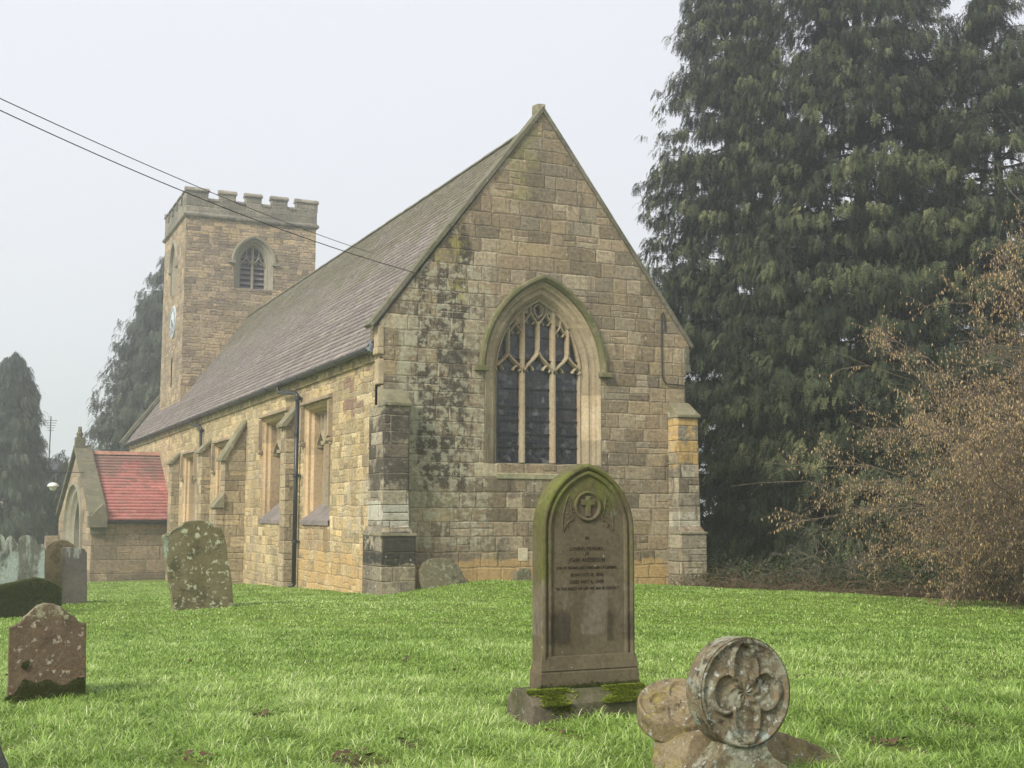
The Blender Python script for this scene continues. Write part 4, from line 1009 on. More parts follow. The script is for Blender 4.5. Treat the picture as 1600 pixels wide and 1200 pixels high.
ro = tloc(mb, 'roundel', M_tall, smooth=True)
M_deep = stonemat('headstone_carving_stone', (.085, .066, .045), (.11, .085, .055), [((.4, .38, .3), 20, .64, .67, .9, (2, 1.6, 1.4))], .004, 1., 2.)
mb = MB(); mb.add([(RX+.0815*math.cos(2*math.pi*k/n), FY-.0015, RZ+.0815*math.sin(2*math.pi*k/n)) for k in range(n)], [tuple(range(n))])
tloc(mb, 'roundel_field', M_deep, recalc=False)
mb = MB(); b = .020
mb.prism([(RX-b, RZ-.075), (RX+b, RZ-.075), (RX+b, RZ+.008), (RX+.058, RZ+.008), (RX+.058, RZ+.048), (RX+b, RZ+.048), (RX+b, RZ+.074), (RX-b, RZ+.074), (RX-b, RZ+.048), (RX-.058, RZ+.048), (RX-.058, RZ+.008), (RX-b, RZ+.008)], lambda u, v, d: (u, FY+d, v), -.016, .0)
tloc(mb, 'cross', M_tall, bevel=.004)
for sd in (-1, 1):                                          # carved spandrels beside the roundel
    mb = MB(); ln = [(RX+sd*x, RZ+z) for x, z in ((.155, .085), (.185, .02), (.205, -.06), (.212, -.15), (.205, -.19), (.19, -.15), (.16, -.115), (.115, -.09), (.135, -.04), (.145, .02), (.155, .085))]
    bar(mb, ln, .008, -.007, .002, lambda u, v, d: (u, FY+d, v), .6)
    tloc(mb, 'spandrel', M_tall)
    mb = MB(); r = random.Random(4)
    for k in range(34):
        t = r.random(); z = .05-.22*t; x = .158+.045*t-r.random()*(.02+.05*math.sin(t*2.6)); s = r.uniform(.005, .010)
        c = (RX+sd*x, FY-.001, RZ+z)
        mb.add([(c[0]+s, c[1], c[2]), (c[0], c[1], c[2]+s), (c[0]-s, c[1], c[2]), (c[0], c[1], c[2]-s), (c[0], c[1]-.008, c[2])], [(0, 1, 4), (1, 2, 4), (2, 3, 4), (3, 0, 4)])
    tloc(mb, 'foliage_carving', M_deep)
M_letter = stonemat('incised_lettering', (.022, .016, .011), (.035, .026, .018), [], .002)
def lettering(txt, zc, size, width, parent, xc=HC-.01):
    cu = bpy.data.curves.new('lettering', 'FONT'); cu.body = txt; cu.size = size; cu.align_x = 'CENTER'; cu.align_y = 'CENTER'; cu.extrude = .0012; cu.resolution_u = 3
    cu.space_character = 1.1
    tmp = bpy.data.objects.new('tmp', cu); COL.objects.link(tmp); bpy.context.view_layer.update()
    dg = bpy.context.evaluated_depsgraph_get(); me = bpy.data.meshes.new_from_object(tmp.evaluated_get(dg))
    bpy.data.objects.remove(tmp)
    xs = [v.co.x for v in me.vertices]; w = max(xs)-min(xs); k = width/w if w else 1
    for v in me.vertices: v.co = Vector((v.co.x*k, -v.co.z, v.co.y))
    me.materials.clear(); me.materials.append(M_letter)
    o = link('lettering', me, parent); o.location = (xc-HC, FY-.0014-(HY+.08), zc-.26); return o
for t, pz, s, w in (('IN', 841, .034, .028), ('LOVING MEMORY,', 857.5, .036, .285), ('OF', 865, .024, .034), ('JOHN ANDERSON', 875, .046, .30), ('SON OF THOMAS AND MARY ANN OF LEEMING,', 887, .032, .50),
                    ('BORN OCT 13, 1834,', 898, .034, .27), ('DIED MAY 6, 1909.', 909, .036, .285), ('\u201cIN THE MIDST OF LIFE WE ARE IN DEATH.\u201d', 919.5, .032, .52)):
    lettering(t, on_y(920, pz, FY)[1], s, w, head)
mb = MB()
mb.prism([(HY-.14, .1), (HY-.14, .385), (HY-.03, .47), (HY+TH+.03, .47), (HY+TH+.14, .385), (HY+TH+.14, .1)], lambda u, v, d: (d, u, v), -4.93, -3.965)
M_plinth = stonemat('plinth_stone', (.12, .10, .07), (.16, .14, .10), [((.055, .06, .02), (2.5, (1, 1, .4)), .42, .56, .7, None), (WHITE_L, 14, .62, .66, .6, None)], .01)
tloc(mb, 'plinth', M_plinth, bevel=.012)
r = np.random.default_rng(3); n = 9000
x = r.uniform(-4.93, -3.98, n); yy = r.uniform(HY-.155, HY-.0, n); z = np.minimum(.385+(yy-HY+.14)/.11*.085, .472)
k = smooth_noise(x*1., yy*1.5, 10, 9)+r.normal(0, .16, n)+.35*np.sin(x*9+1) > .22-.40*(yy > HY-.06)
x2 = np.concatenate([x[k], r.uniform(-4.93, -4.0, 1500)]); y2 = np.concatenate([yy[k], np.full(1500, HY-.145)]); z2 = np.concatenate([z[k], .386-np.abs(r.normal(0, .028, 1500))])
kk = np.ones(len(x2), bool); kk[-1500:] = smooth_noise(x2[-1500:], x2[-1500:]*0, 11, 4) > .25
x2, y2, z2 = x2[kk], y2[kk], z2[kk]
moss(head, np.stack([x2, y2, z2], 1), np.stack([x2*0, x2*0-.3, x2*0+1], 1), .019, 3, M_moss)
k2 = 900; x = r.uniform(-4.83, -3.99, k2); moss(head, np.stack([x, np.full(k2, HY-.012), .47+np.abs(r.normal(0, .012, k2))], 1), np.tile([0, -1, .6], (k2, 1)), .014, 8, M_mossd)

# round-headed cross monument ------------------------------------------------
M_disc = stonemat('lichened_cross_stone', (.15, .12, .072), (.22, .18, .11), [
    ((.33, .33, .24), 5, .47, .57, .85, None), (BLK, 6, .55, .62, .75, None), ((.36, .44, .40), 4, .60, .66, .75, None), ((.30, .27, .07), 6, .63, .68, .6, None), (WHITE_L, 12, .565, .61, .95, None), ((.42, .43, .34), 4, .58, .64, .8, None)], .014, 1.6)
M_disc2 = stonemat('ochre_cross_stone', (.20, .155, .085), (.25, .20, .12), [((.30, .25, .08), 5, .52, .62, .7, None), ((.11, .09, .05), 5, .54, .64, .7, None), (WHITE_L, 16, .58, .63, .9, None)], .012, 1.6, 6.)
mon = tag(empty('cross_monument', (-4.6, -20.1, .27)), 'lichened grave monument with round carved cross heads lying low in the front grass', 'grave monument')
def disc(name, C, R, T, nrm, up, mat):
    nrm = Vector(nrm).normalized(); up = Vector(up); up = (up-nrm*up.dot(nrm)).normalized(); rt = up.cross(nrm)
    C = Vector(C); na, nr = 120, 44; rng = random.Random(2)
    ang = [2*math.pi*k/na for k in range(na)]
    def rq(a):
        c2 = math.cos(2*a); v = abs(c2)
        return .36+.50*v**1.9 if c2 > 0 else .36+.34*v**.55
    rings = []
    for j in range(nr+1):
        r = j/nr; row = []
        for a in ang:
            q = r-rq(a); h = 0.
            ss = lambda x, lo, hi: max(0, min(1, (x-lo)/(hi-lo)))
            h = -.017*(1-ss(r, .88, .94))                                    # sunk panel inside the rim
            h += .020*math.exp(-(max(0, abs(q-.045)-.035)/.018)**2)*(r < .93)       # cusped band
            if q < -.01:
                h -= .006
                h += .007*math.exp(-((r-.2)/.12)**2)+.008*math.exp(-(abs(((a/(math.pi/2)) % 1)-.5)/.16)**2)*ss(r, .12, .2)*(1-ss(r, .36, .5))
                h += .006*math.sin(9*a+12*r)*math.sin(17*r)
            if r > .97: h -= .02*((r-.97)/.03)**2
            row.append(C+rt*(math.sin(a)*r*R)+up*(math.cos(a)*r*R)+nrm*h*R/.28)
        rings.append(row)
    for d in (-.03, -.10, -.5, -.9, -.97, -1):
        k = 1.006 if -1 < d < -.05 else .985
        if d == -.03: k = 1.
        rings.append([C+rt*(math.sin(a)*R*k)+up*(math.cos(a)*R*k)+nrm*d*T for a in ang])
    mb = MB(); mb.loft(rings, True); b = rings[-1]; mb.add(b, [tuple(range(na))])
    o = mb.build(name, mat, mon, smooth=True, recalc=True, loc=tuple(mon.location)); o.location = (0, 0, 0); return o
dY = -20.30
cxz = on_y(1167, 1082, dY); _rz = (on_y(1167, 996, dY)[1]-on_y(1167, 1168, dY)[1])/2
disc('cross_head', (cxz[0], dY, cxz[1]), _rz, .15, (0.0, -1, .04), (0, 0, 1), M_disc)
c2 = at_depth(1062, 1095, 6.95)
disc('cross_head', tuple(c2), _rz*.84, .13, (-.22, -.36, .92), (.3, .4, 1), M_disc2)
def block(name, pts, Y, thick, mat, skew=0., bevel=.025, jit=.006):
    P = [on_y(px, py, Y) for px, py in pts]; out = []
    for i in range(len(P)):
        a, b = P[i], P[(i+1) % len(P)]
        for k in range(3):
            t = k/3; j = jit if k else 0
            out.append((a[0]+(b[0]-a[0])*t+random.uniform(-j, j), a[1]+(b[1]-a[1])*t+random.uniform(-j, j)))
    mb = MB(); mb.prism(out, lambda u, v, d: (u, Y+d+skew*(v-.3), v), 0, thick)
    o = mb.build(name, mat, mon, bevel=bevel, loc=tuple(mon.location)); o.location = (0, 0, 0); return o
block('neck', [(1085, 1260), (1098, 1215), (1110, 1196), (1124, 1182), (1132, 1168), (1140, 1150), (1196, 1150), (1200, 1168), (1206, 1180), (1222, 1193), (1242, 1205), (1262, 1225), (1275, 1260)], dY+.005, .145, M_disc, bevel=.02)
block('body', [(1170, 1280), (1178, 1170), (1205, 1152), (1228, 1147), (1250, 1153), (1280, 1165), (1306, 1180), (1326, 1196), (1352, 1230), (1365, 1280)], dY+.22, .60, M_disc2, .5, .04, .010)
block('shoulder', [(1068, 1280), (1070, 1215), (1078, 1186), (1088, 1166), (1098, 1152), (1120, 1146), (1150, 1152), (1165, 1280)], dY+.16, .34, M_disc2, .4, .035, .008)

# the other stones ------------------------------------------------------------
M_s3 = stonemat('red_brown_lichened_stone', (.125, .092, .058), (.17, .125, .08), [
    ((.07, .052, .036), 3, .48, .64, .65, None), ((.20, .115, .055), 7, .54, .62, .6, None), ((.26, .25, .16), 4, .54, .62, .7, (2, .25, .75)), ((.36, .35, .22), 10, .48, .56, .9, (2, .50, .74)), ((.44, .37, .28), 13, .575, .61, .95, None), ((.022, .024, .012), 4, .40, .47, .93, (2, .50, -.10))], .016, 1.3, 2.)
s3 = trace('gravestone', [(12, 1098), (15, 981), (24, 978), (32, 974), (38, 965), (45, 960), (55, 950), (62, 946), (70, 943), (85, 945), (97, 949), (104, 957), (112, 962), (118, 964), (122, 971), (126, 975), (135, 974), (134, 1098)],
           -15.25, .13, M_s3, 'small red-brown gravestone with a scalloped lichened top and black moss at its foot')
def mosswall(o, x0, x1, z0, z1, Y, n, seed, size=.02, thr=-.1, top=None):
    r = np.random.default_rng(seed); x = r.uniform(x0, x1, n); z = r.uniform(z0, z1, n)
    k = smooth_noise(x, z, 9, seed)+(z1-z)/(z1-z0)*.9-.5 > thr; x, z = x[k], z[k]
    moss(o, np.stack([x, np.full(len(x), Y-.004), z], 1), np.tile([0, -1, .4], (len(x), 1)), size, seed, M_mossd)
zb = gz(-7.9, -15.2)
mosswall(s3, on_y(14, 1000, -15.25)[0], on_y(134, 1000, -15.25)[0], zb, zb+.42, -15.25, 9000, 12, .022, .18)

M_lean = stonemat('green_lichened_stone', (.135, .115, .055), (.17, .15, .08), [
    ((.27, .33, .24), (2.0, (1, 1, .6)), .50, .58, .9, (2, .95, 1.5)), ((.26, .32, .24), 3, .46, .56, .9, (0, -.25, -.48)), ((.30, .33, .19), 3, .46, .56, .85, (2, .30, .0)),
    ((.06, .055, .025), 3, .50, .60, .7, None), ((.46, .47, .32), 12, .555, .60, .95, None)], .018, .8, 7.)
trace('gravestone', [(272, 952), (264, 900), (257, 850), (255, 838), (262, 833), (268, 832), (276, 825), (285, 821), (292, 815), (310, 813), (328, 815), (335, 822), (347, 825), (352, 838), (358, 880), (367, 948)],
      -4.22, .19, M_lean, 'big leaning gravestone mottled green and white with lichen near the side wall', skew=.03, jit=.012)
M_s5 = stonemat('white_lichened_stone', (.10, .105, .085), (.15, .15, .12), [
    ((.36, .42, .37), (1.8, (1, 1, .45)), .42, .54, .92, (2, 1.35, 1.0)), ((.36, .40, .33), (2.6, (2, 1, .35)), .47, .58, .85, None), ((.035, .037, .03), (2.2, (1, 1, .5)), .54, .64, .8, None)], .016, 1., 3.)
trace('gravestone', [(-42, 952), (-42, 860), (-34, 858), (-28, 846), (-20, 838), (-8, 834), (2, 835), (7, 839), (9, 846), (12, 840), (17, 837), (22, 840), (26, 847), (28, 850), (30, 842), (34, 838), (42, 836), (50, 837), (56, 841), (58, 848), (62, 852), (67, 850), (70, 856), (70, 895), (68, 952)],
      -1.9, .15, M_s5, 'wide gravestone with three rounded crests streaked with white lichen', jit=.004)
M_s5b = stonemat('brown_stone', (.13, .105, .055), (.17, .14, .08), [((.06, .05, .03), 4, .5, .6, .6, None), ((.25, .24, .15), 5, .56, .62, .6, None)], .014, 1., 9.)
trace('gravestone', [(66, 950), (66, 866), (72, 855), (78, 849), (86, 845), (96, 843), (106, 845), (114, 850), (120, 857), (122, 868), (122, 950)],
      -1.25, .16, M_s5b, 'brown arch-topped gravestone standing behind the grey slab by the porch', jit=.003)
M_s5c = stonemat('grey_streaked_stone', (.105, .098, .085), (.13, .115, .095), [((.33, .36, .30), (3, (1, 1, .16)), .50, .58, .85, (2, .55, .9)), ((.05, .045, .035), (4, (1, 1, .2)), .52, .62, .6, None), (ALG, 3, .4, .6, .5, (2, .3, .0))], .012, 1., 5.)
trace('gravestone', [(97, 944), (97, 857), (104, 855), (118, 856), (122, 858), (127, 856), (133, 859), (136, 864), (136, 944)],
      -1.72, .12, M_s5c, 'narrow grey gravestone slab with white streaks running down from its top', jit=.003)
M_chest = stonemat('mossy_chest_stone', (.09, .08, .05), (.13, .115, .08), [((.035, .042, .014), 2.2, .40, .52, .95, None)], .03, 1., 5.)
ch = trace('grave_ledger', [(-40, 975), (-40, 925), (-20, 918), (0, 918), (20, 914), (40, 910), (56, 906), (75, 909), (90, 916), (96, 920), (97, 968)],
      -3.9, .55, M_chest, 'low stone grave ledger smothered in dark green moss', 'grave ledger', jit=.01, bevel=.04)
x0, x1 = on_y(-38, 930, -3.9)[0], on_y(95, 930, -3.9)[0]; r = np.random.default_rng(8)
zt0 = on_y(50, 908, -3.9)[1]; zb = gz(-7.4, -4)
n = 7000; x = r.uniform(x0, x1, n); z = r.uniform(zb, zt0-.02, n)
prof = np.interp(x, [on_y(a, b, -3.9)[0] for a, b in ((-40, 925), (0, 918), (40, 910), (56, 906), (75, 909), (96, 920))], [on_y(a, b, -3.9)[1] for a, b in ((-40, 925), (0, 918), (40, 910), (56, 906), (75, 909), (96, 920))])
k = (z < prof)&((smooth_noise(x, z, 5, 6) > -.25)|(z > prof-.15)); x, z = x[k], z[k]
moss(ch, np.stack([x, np.full(len(x), -3.91), z], 1), np.tile([0, -1, .5], (len(x), 1)), .035, 4, M_mossd)
n = 2500; x = r.uniform(x0, x1, n); z = np.interp(x, [on_y(a, b, -3.9)[0] for a, b in ((-40, 925), (0, 918), (40, 910), (56, 906), (75, 909), (96, 920))], [on_y(a, b, -3.9)[1] for a, b in ((-40, 925), (0, 918), (40, 910), (56, 906), (75, 909), (96, 920))])
moss(ch, np.stack([x, r.uniform(-3.9, -3.4, n), z], 1), np.tile([0, -.2, 1.], (n, 1)), .04, 5, M_mossd)
M_brk = stonemat('broken_stone', (.17, .15, .095), (.13, .12, .07), [((.30, .31, .20), 6, .52, .60, .7, None), ((.05, .045, .035), 4, .48, .56, .7, (0, -.05, .2))], .02, 1.6, 1.)
trace('broken_gravestone', [(664, 926), (660, 893), (668, 880), (680, 874), (700, 872), (714, 877), (724, 890), (730, 912), (729, 926)], -.80, .16, M_brk, 'small broken gravestone leaning against the foot of the gable beside the black buttress', 'gravestone', skew=.25, jit=.015)
trace('kerb_stone', [(806, 912), (808, 894), (818, 888), (829, 889), (832, 912)], -.45, .2, M_brk, 'low mossy stump of stone at the foot of the gable below the pale repair block', 'stone stump', jit=.01)
M_edge = stonemat('dark_grey_stone', (.06, .06, .062), (.09, .09, .085), [(WHITE_L, 9, .6, .65, .6, None)], .01)
trace('gravestone', [(-70, 1240), (-70, 1135), (-30, 1140), (-8, 1155), (1, 1168), (6, 1182), (14, 1200), (16, 1240)], -18.4, .11, M_edge, 'dark grey gravestone edge cut off at the bottom left corner', jit=.004)
# ------------------------------------------------------------------ trees
M_bark = simple('conifer_bark', (.045, .034, .026), .95, .1, 6, .35, .03)
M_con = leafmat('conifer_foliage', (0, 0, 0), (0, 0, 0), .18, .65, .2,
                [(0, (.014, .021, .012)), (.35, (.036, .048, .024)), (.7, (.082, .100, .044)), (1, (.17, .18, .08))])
M_con_far = leafmat('far_conifer_foliage', (0, 0, 0), (0, 0, 0), .15, .7, .2,  # foliage greens lightened, painting in fog paleness on top of the haze volume
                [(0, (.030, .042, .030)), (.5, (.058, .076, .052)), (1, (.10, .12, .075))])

def plume_templates(nv=6, n=6, seed=3):
    """drooping feathery sprays: axis along +x, bending down, side leaflets"""
    r = np.random.default_rng(seed); out = []
    for _ in range(nv):
        V, F = [], []
        bend = r.uniform(.35, .75)
        def ax(t): return np.array([t*(1-.25*bend*t), 0, -bend*t*t*.9])
        for k in range(n):
            t = (k+.3)/n; a = ax(t)
            for sd in (-1, 1):
                L = .36*(1-.6*t)*r.uniform(.6, 1.3); th = r.uniform(.35, .95)
                d = np.array([math.cos(th), sd*math.sin(th), -.15-.35*r.random()]); d /= np.linalg.norm(d)
                w = .048*r.uniform(.8, 1.3); nrm = np.cross(d, [0, 0, 1.]); nrm /= np.linalg.norm(nrm)
                b = len(V); V += [a, a+d*L*.5+nrm*w, a+d*L, a+d*L*.5-nrm*w]
                F += [(b, b+1, b+2), (b, b+2, b+3)]
        a = ax(.93); b = len(V); V += [a+np.array([0, -.03, 0]), a+np.array([0, .03, 0]), ax(1.2)]; F.append((b, b+1, b+2))
        out.append((np.array(V), np.array(F)))
    return out
PLUMES = plume_templates()
def conifer(name, x, y, h, R, seed, label, nb=240, npl=46, size=.75, mat=M_con, low=.04, prof=None, group='conifers round the church', cat='tree', lobes=.16, camera_side=False, pw=.75, droop=.25, dead=0, z0=None):
    r = np.random.default_rng(seed); z0 = gz(x, y)-.1 if z0 is None else z0
    t = tag(empty(name, (x, y, z0)), label, cat, group)
    mb = MB(); mb.tube([(0, 0, -.3), (0, 0, h*.1), (.05, .03, h*.45), (0, 0, h*.97)], [R*.085+.1, R*.07+.06, R*.04, .03], 10)
    dead_mb = mb
    tz = np.sort(r.uniform(low, .985, nb)**1.0); az = r.uniform(0, 2*math.pi, nb)+np.arange(nb)*2.4
    if prof is None: prof = lambda q: (1-q)**pw*(.72+.28*np.minimum(1, q/.12))
    ph = r.uniform(0, 6.28, 4)
    lob = 1+lobes*np.sin(az*2+ph[0]+tz*5)+lobes*.8*np.sin(az*3-tz*9+ph[1])+r.normal(0, .10, nb)
    L = R*prof(tz)*lob; L = np.maximum(L, .12*R*.3)
    P, X, S, T = [], [], [], []
    for i in range(nb):
        nc = max(3, int(npl*(.25+.75*L[i]/R)))
        s = r.uniform(.18, 1.0, nc)**.7
        up0 = .35-.2*r.random(); ca, sa = math.cos(az[i]), math.sin(az[i])
        lat = .20*L[i]*(.35+s)*r.normal(0, 1, nc)*.9; rr = L[i]*s
        cz_ = tz[i]*h+L[i]*(up0*s-(.18+droop)*s**2+.16*s**4)-np.abs(lat)*.25
        cx_ = rr*ca-lat*sa; cy_ = rr*sa+lat*ca
        tone = .26+r.normal(0, .11)+r.normal(0, .21, nc)+.50*(s-.62)+.10*math.sin(az[i]*3+tz[i]*20)  # inner boughs painted darker, outer ends lighter, as shade within the crown
        fa = az[i]+r.normal(0, .45, nc)+np.sign(lat)*.3
        K = 9; k = np.tile(np.linspace(-1, 1, K), (nc, 1))+r.normal(0, .30, (nc, K))
        a = fa[:, None]+k*1.0; pit = -.15-.55*np.abs(k)-.45*r.random((nc, K))
        X.append(np.stack([np.cos(a)*np.cos(pit), np.sin(a)*np.cos(pit), np.sin(pit)], 2).reshape(-1, 3))
        P.append((np.stack([cx_, cy_, cz_], 1)[:, None]+r.normal(0, .17*size, (nc, K, 3))).reshape(-1, 3))
        S.append((size*r.uniform(.7, 1.25, (nc, 1))*(1-.3*np.abs(k))*(1-.2*tz[i])).ravel())
        T.append(np.clip(tone[:, None]+r.normal(0, .09, (nc, K)), 0, 1).ravel())
        if i % 3 == 0 and L[i] > .8:
            q = [0, .3, .6, .92]
            mb.tube([(L[i]*a_*ca, L[i]*a_*sa, tz[i]*h+L[i]*(up0*a_-(.18+droop)*a_**2+.16*a_**4)) for a_ in q], [.05, .035, .022, .008], 4, caps=False)
    P, X, S, T = np.concatenate(P), np.concatenate(X), np.concatenate(S), np.concatenate(T)
    mb.build('trunk', M_bark, t, recalc=False, smooth=True)
    wh = r.integers(0, len(PLUMES), len(P)); Vs, Fs, Ts = [], [], []; b = 0
    for q, (TV, TF) in enumerate(PLUMES):
        m_ = wh == q; V, F = scatter(TV, TF, P[m_], frames(X[m_]), S[m_]); Vs.append(V); Fs.append(F+b); b += len(V)
        Ts.append(np.clip(np.repeat(T[m_], len(TV))+np.tile(TV[:, 0]*.22-.08, m_.sum()), 0, 1))  # spray tips lightened in the tint as if catching light
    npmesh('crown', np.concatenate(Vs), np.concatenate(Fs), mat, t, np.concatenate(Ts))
    return t
bigp = lambda q: np.where(q < .12, .80+.20*q/.12, (1-q**1.35)**.85)
G = 'conifers behind the church'
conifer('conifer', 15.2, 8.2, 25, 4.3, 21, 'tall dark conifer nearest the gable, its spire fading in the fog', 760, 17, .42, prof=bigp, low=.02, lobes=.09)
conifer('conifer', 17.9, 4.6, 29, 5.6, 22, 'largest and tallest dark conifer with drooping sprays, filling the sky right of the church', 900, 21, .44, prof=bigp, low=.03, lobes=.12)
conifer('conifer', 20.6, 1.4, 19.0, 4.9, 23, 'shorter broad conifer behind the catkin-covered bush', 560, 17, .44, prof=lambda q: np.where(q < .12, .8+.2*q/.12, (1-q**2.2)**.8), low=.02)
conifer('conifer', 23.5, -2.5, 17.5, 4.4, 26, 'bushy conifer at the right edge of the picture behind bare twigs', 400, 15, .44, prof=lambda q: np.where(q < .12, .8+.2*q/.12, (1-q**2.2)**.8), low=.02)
conifer('young_conifer', 13.6, 4.2, 5.4, 2.1, 31, 'young bright green conifer in front of the tall dark ones', 130, 7, .46, prof=lambda q: (1-q)**.6, low=.05)
# pale, fog-faded conifers beyond the tower and porch
c1 = at_depth(262, 850, 82); c2_ = at_depth(8, 850, 76); c3 = at_depth(99, 850, 84)
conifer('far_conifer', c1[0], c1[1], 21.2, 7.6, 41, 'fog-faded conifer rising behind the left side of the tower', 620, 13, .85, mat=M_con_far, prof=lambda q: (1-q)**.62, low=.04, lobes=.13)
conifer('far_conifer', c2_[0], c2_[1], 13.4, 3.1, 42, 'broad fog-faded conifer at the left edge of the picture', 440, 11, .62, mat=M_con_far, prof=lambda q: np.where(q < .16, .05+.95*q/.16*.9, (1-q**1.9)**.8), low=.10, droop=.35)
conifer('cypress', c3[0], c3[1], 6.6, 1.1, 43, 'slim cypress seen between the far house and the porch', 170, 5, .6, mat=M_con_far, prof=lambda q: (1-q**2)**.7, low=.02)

# scrub and undergrowth below the conifers ---------------------------------
M_under_l = leafmat('undergrowth_leaves', (0, 0, 0), (0, 0, 0), .2, .6, .3, [(0, (.015, .022, .010)), (.5, (.04, .055, .02)), (.85, (.075, .09, .03)), (1, (.14, .12, .06))])
M_twig = leafmat('bramble_stems', (.075, .050, .032), (.22, .155, .095), 0, .8, .2)
def edge_x(y): return 6.9+(1.2-(y+8.5)*.2)/.62
def leafquad():
    return np.array([(0, 0, 0), (.5, -.28, .05), (1, 0, -.08), (.5, .28, .05)], float), np.array([(0, 1, 2), (0, 2, 3)])
r = np.random.default_rng(61)
n = 46000; y = r.uniform(-12.5, 7, n); x = edge_x(y)+np.abs(r.normal(0, 2.6, n))+r.uniform(.0, .4, n)
kp = (x > 8.75)|(y < -1.6); x, y = x[kp], y[kp]; n = len(x)
hz = .25+.55*np.clip((x-edge_x(y))/2.5, 0, 1)*(1+.5*smooth_noise(x, y, 1.2, 71)); z = GZ(x, y)+r.uniform(0, 1, n)**1.2*np.maximum(hz, .12)
TV, TF = leafquad(); Xd = np.stack([r.normal(0, 1, n), r.normal(0, 1, n), r.normal(-.1, .5, n)], 1)
V, F = scatter(TV, TF, np.stack([x, y, z], 1), frames(Xd), r.uniform(.05, .13, n))
tag(npmesh('undergrowth', V, F, M_under_l, None, np.repeat(np.clip(r.normal(.4, .25, n), 0, 1), 4)), 'dark leafy undergrowth along the edge of the lawn', 'undergrowth', kind='stuff')
# arching dry stems, thin ribbons with three sides
def strands(P0, D, L, w, bend, seg, r, grav=-.5, tipw=.25):
    """many arching stems at once: returns V (n*(seg+1)*3), F, and the points along them (n,seg+1,3)"""
    n = len(P0); t = np.linspace(0, 1, seg+1)
    D = D/np.linalg.norm(D, axis=1, keepdims=True)
    side = r.normal(0, 1, (n, 3))*bend[:, None]
    pts = P0[:, None]+D[:, None]*(L[:, None]*t)[:, :, None]+side[:, None]*(L[:, None]*t**2)[:, :, None]*.5
    pts[:, :, 2] += grav*(L[:, None]*t**2)*np.ones(n)[:, None]
    wob = np.cumsum(r.normal(0, 1, (n, seg+1, 3)), axis=1)*(L[:, None, None]*.016); wob[:, 0] = 0; pts = pts+wob
    T = np.gradient(pts, axis=1); T /= np.linalg.norm(T, axis=2, keepdims=True)+1e-9
    A = np.cross(T, np.array([.3, .5, .8])); A /= np.linalg.norm(A, axis=2, keepdims=True)+1e-9; B = np.cross(T, A)
    ww = w[:, None]*(1-(1-tipw)*t)
    ring = np.stack([A*math.cos(a)+B*math.sin(a) for a in (0, 2.094, 4.189)], 2)*ww[:, :, None, None]
    V = (pts[:, :, None]+ring).reshape(-1, 3)
    base = (np.arange(n)*(seg+1)*3)[:, None, None, None]; k = (np.arange(seg)*3)[None, :, None, None]; F = np.array([[j, (j+1) % 3, 3+(j+1) % 3, 3+j] for j in range(3)])[None, None]
    return V, (base+k+F).reshape(-1, 4), pts
n = 2600; y = r.uniform(-12, 5, n); x = edge_x(y)+np.abs(r.normal(0, .9, n))-.05
kp = (x > 8.9)|(y < -1.6); x, y = x[kp], y[kp]; n = len(x)
D = np.stack([r.normal(-.35, .7, n), r.normal(-.2, .6, n), r.uniform(.5, 1.3, n)], 1)
V, F, _ = strands(np.stack([x, y, GZ(x, y)], 1), D, r.uniform(.4, 1.3, n), r.uniform(.004, .009, n), np.full(n, .3), 6, r, -.55)
tag(npmesh('dry_bramble', V, F, M_twig, None, np.repeat(r.random(n), 21)), 'dry brown bramble stems and dead grass fringing the lawn under the conifers', 'brambles', kind='stuff')

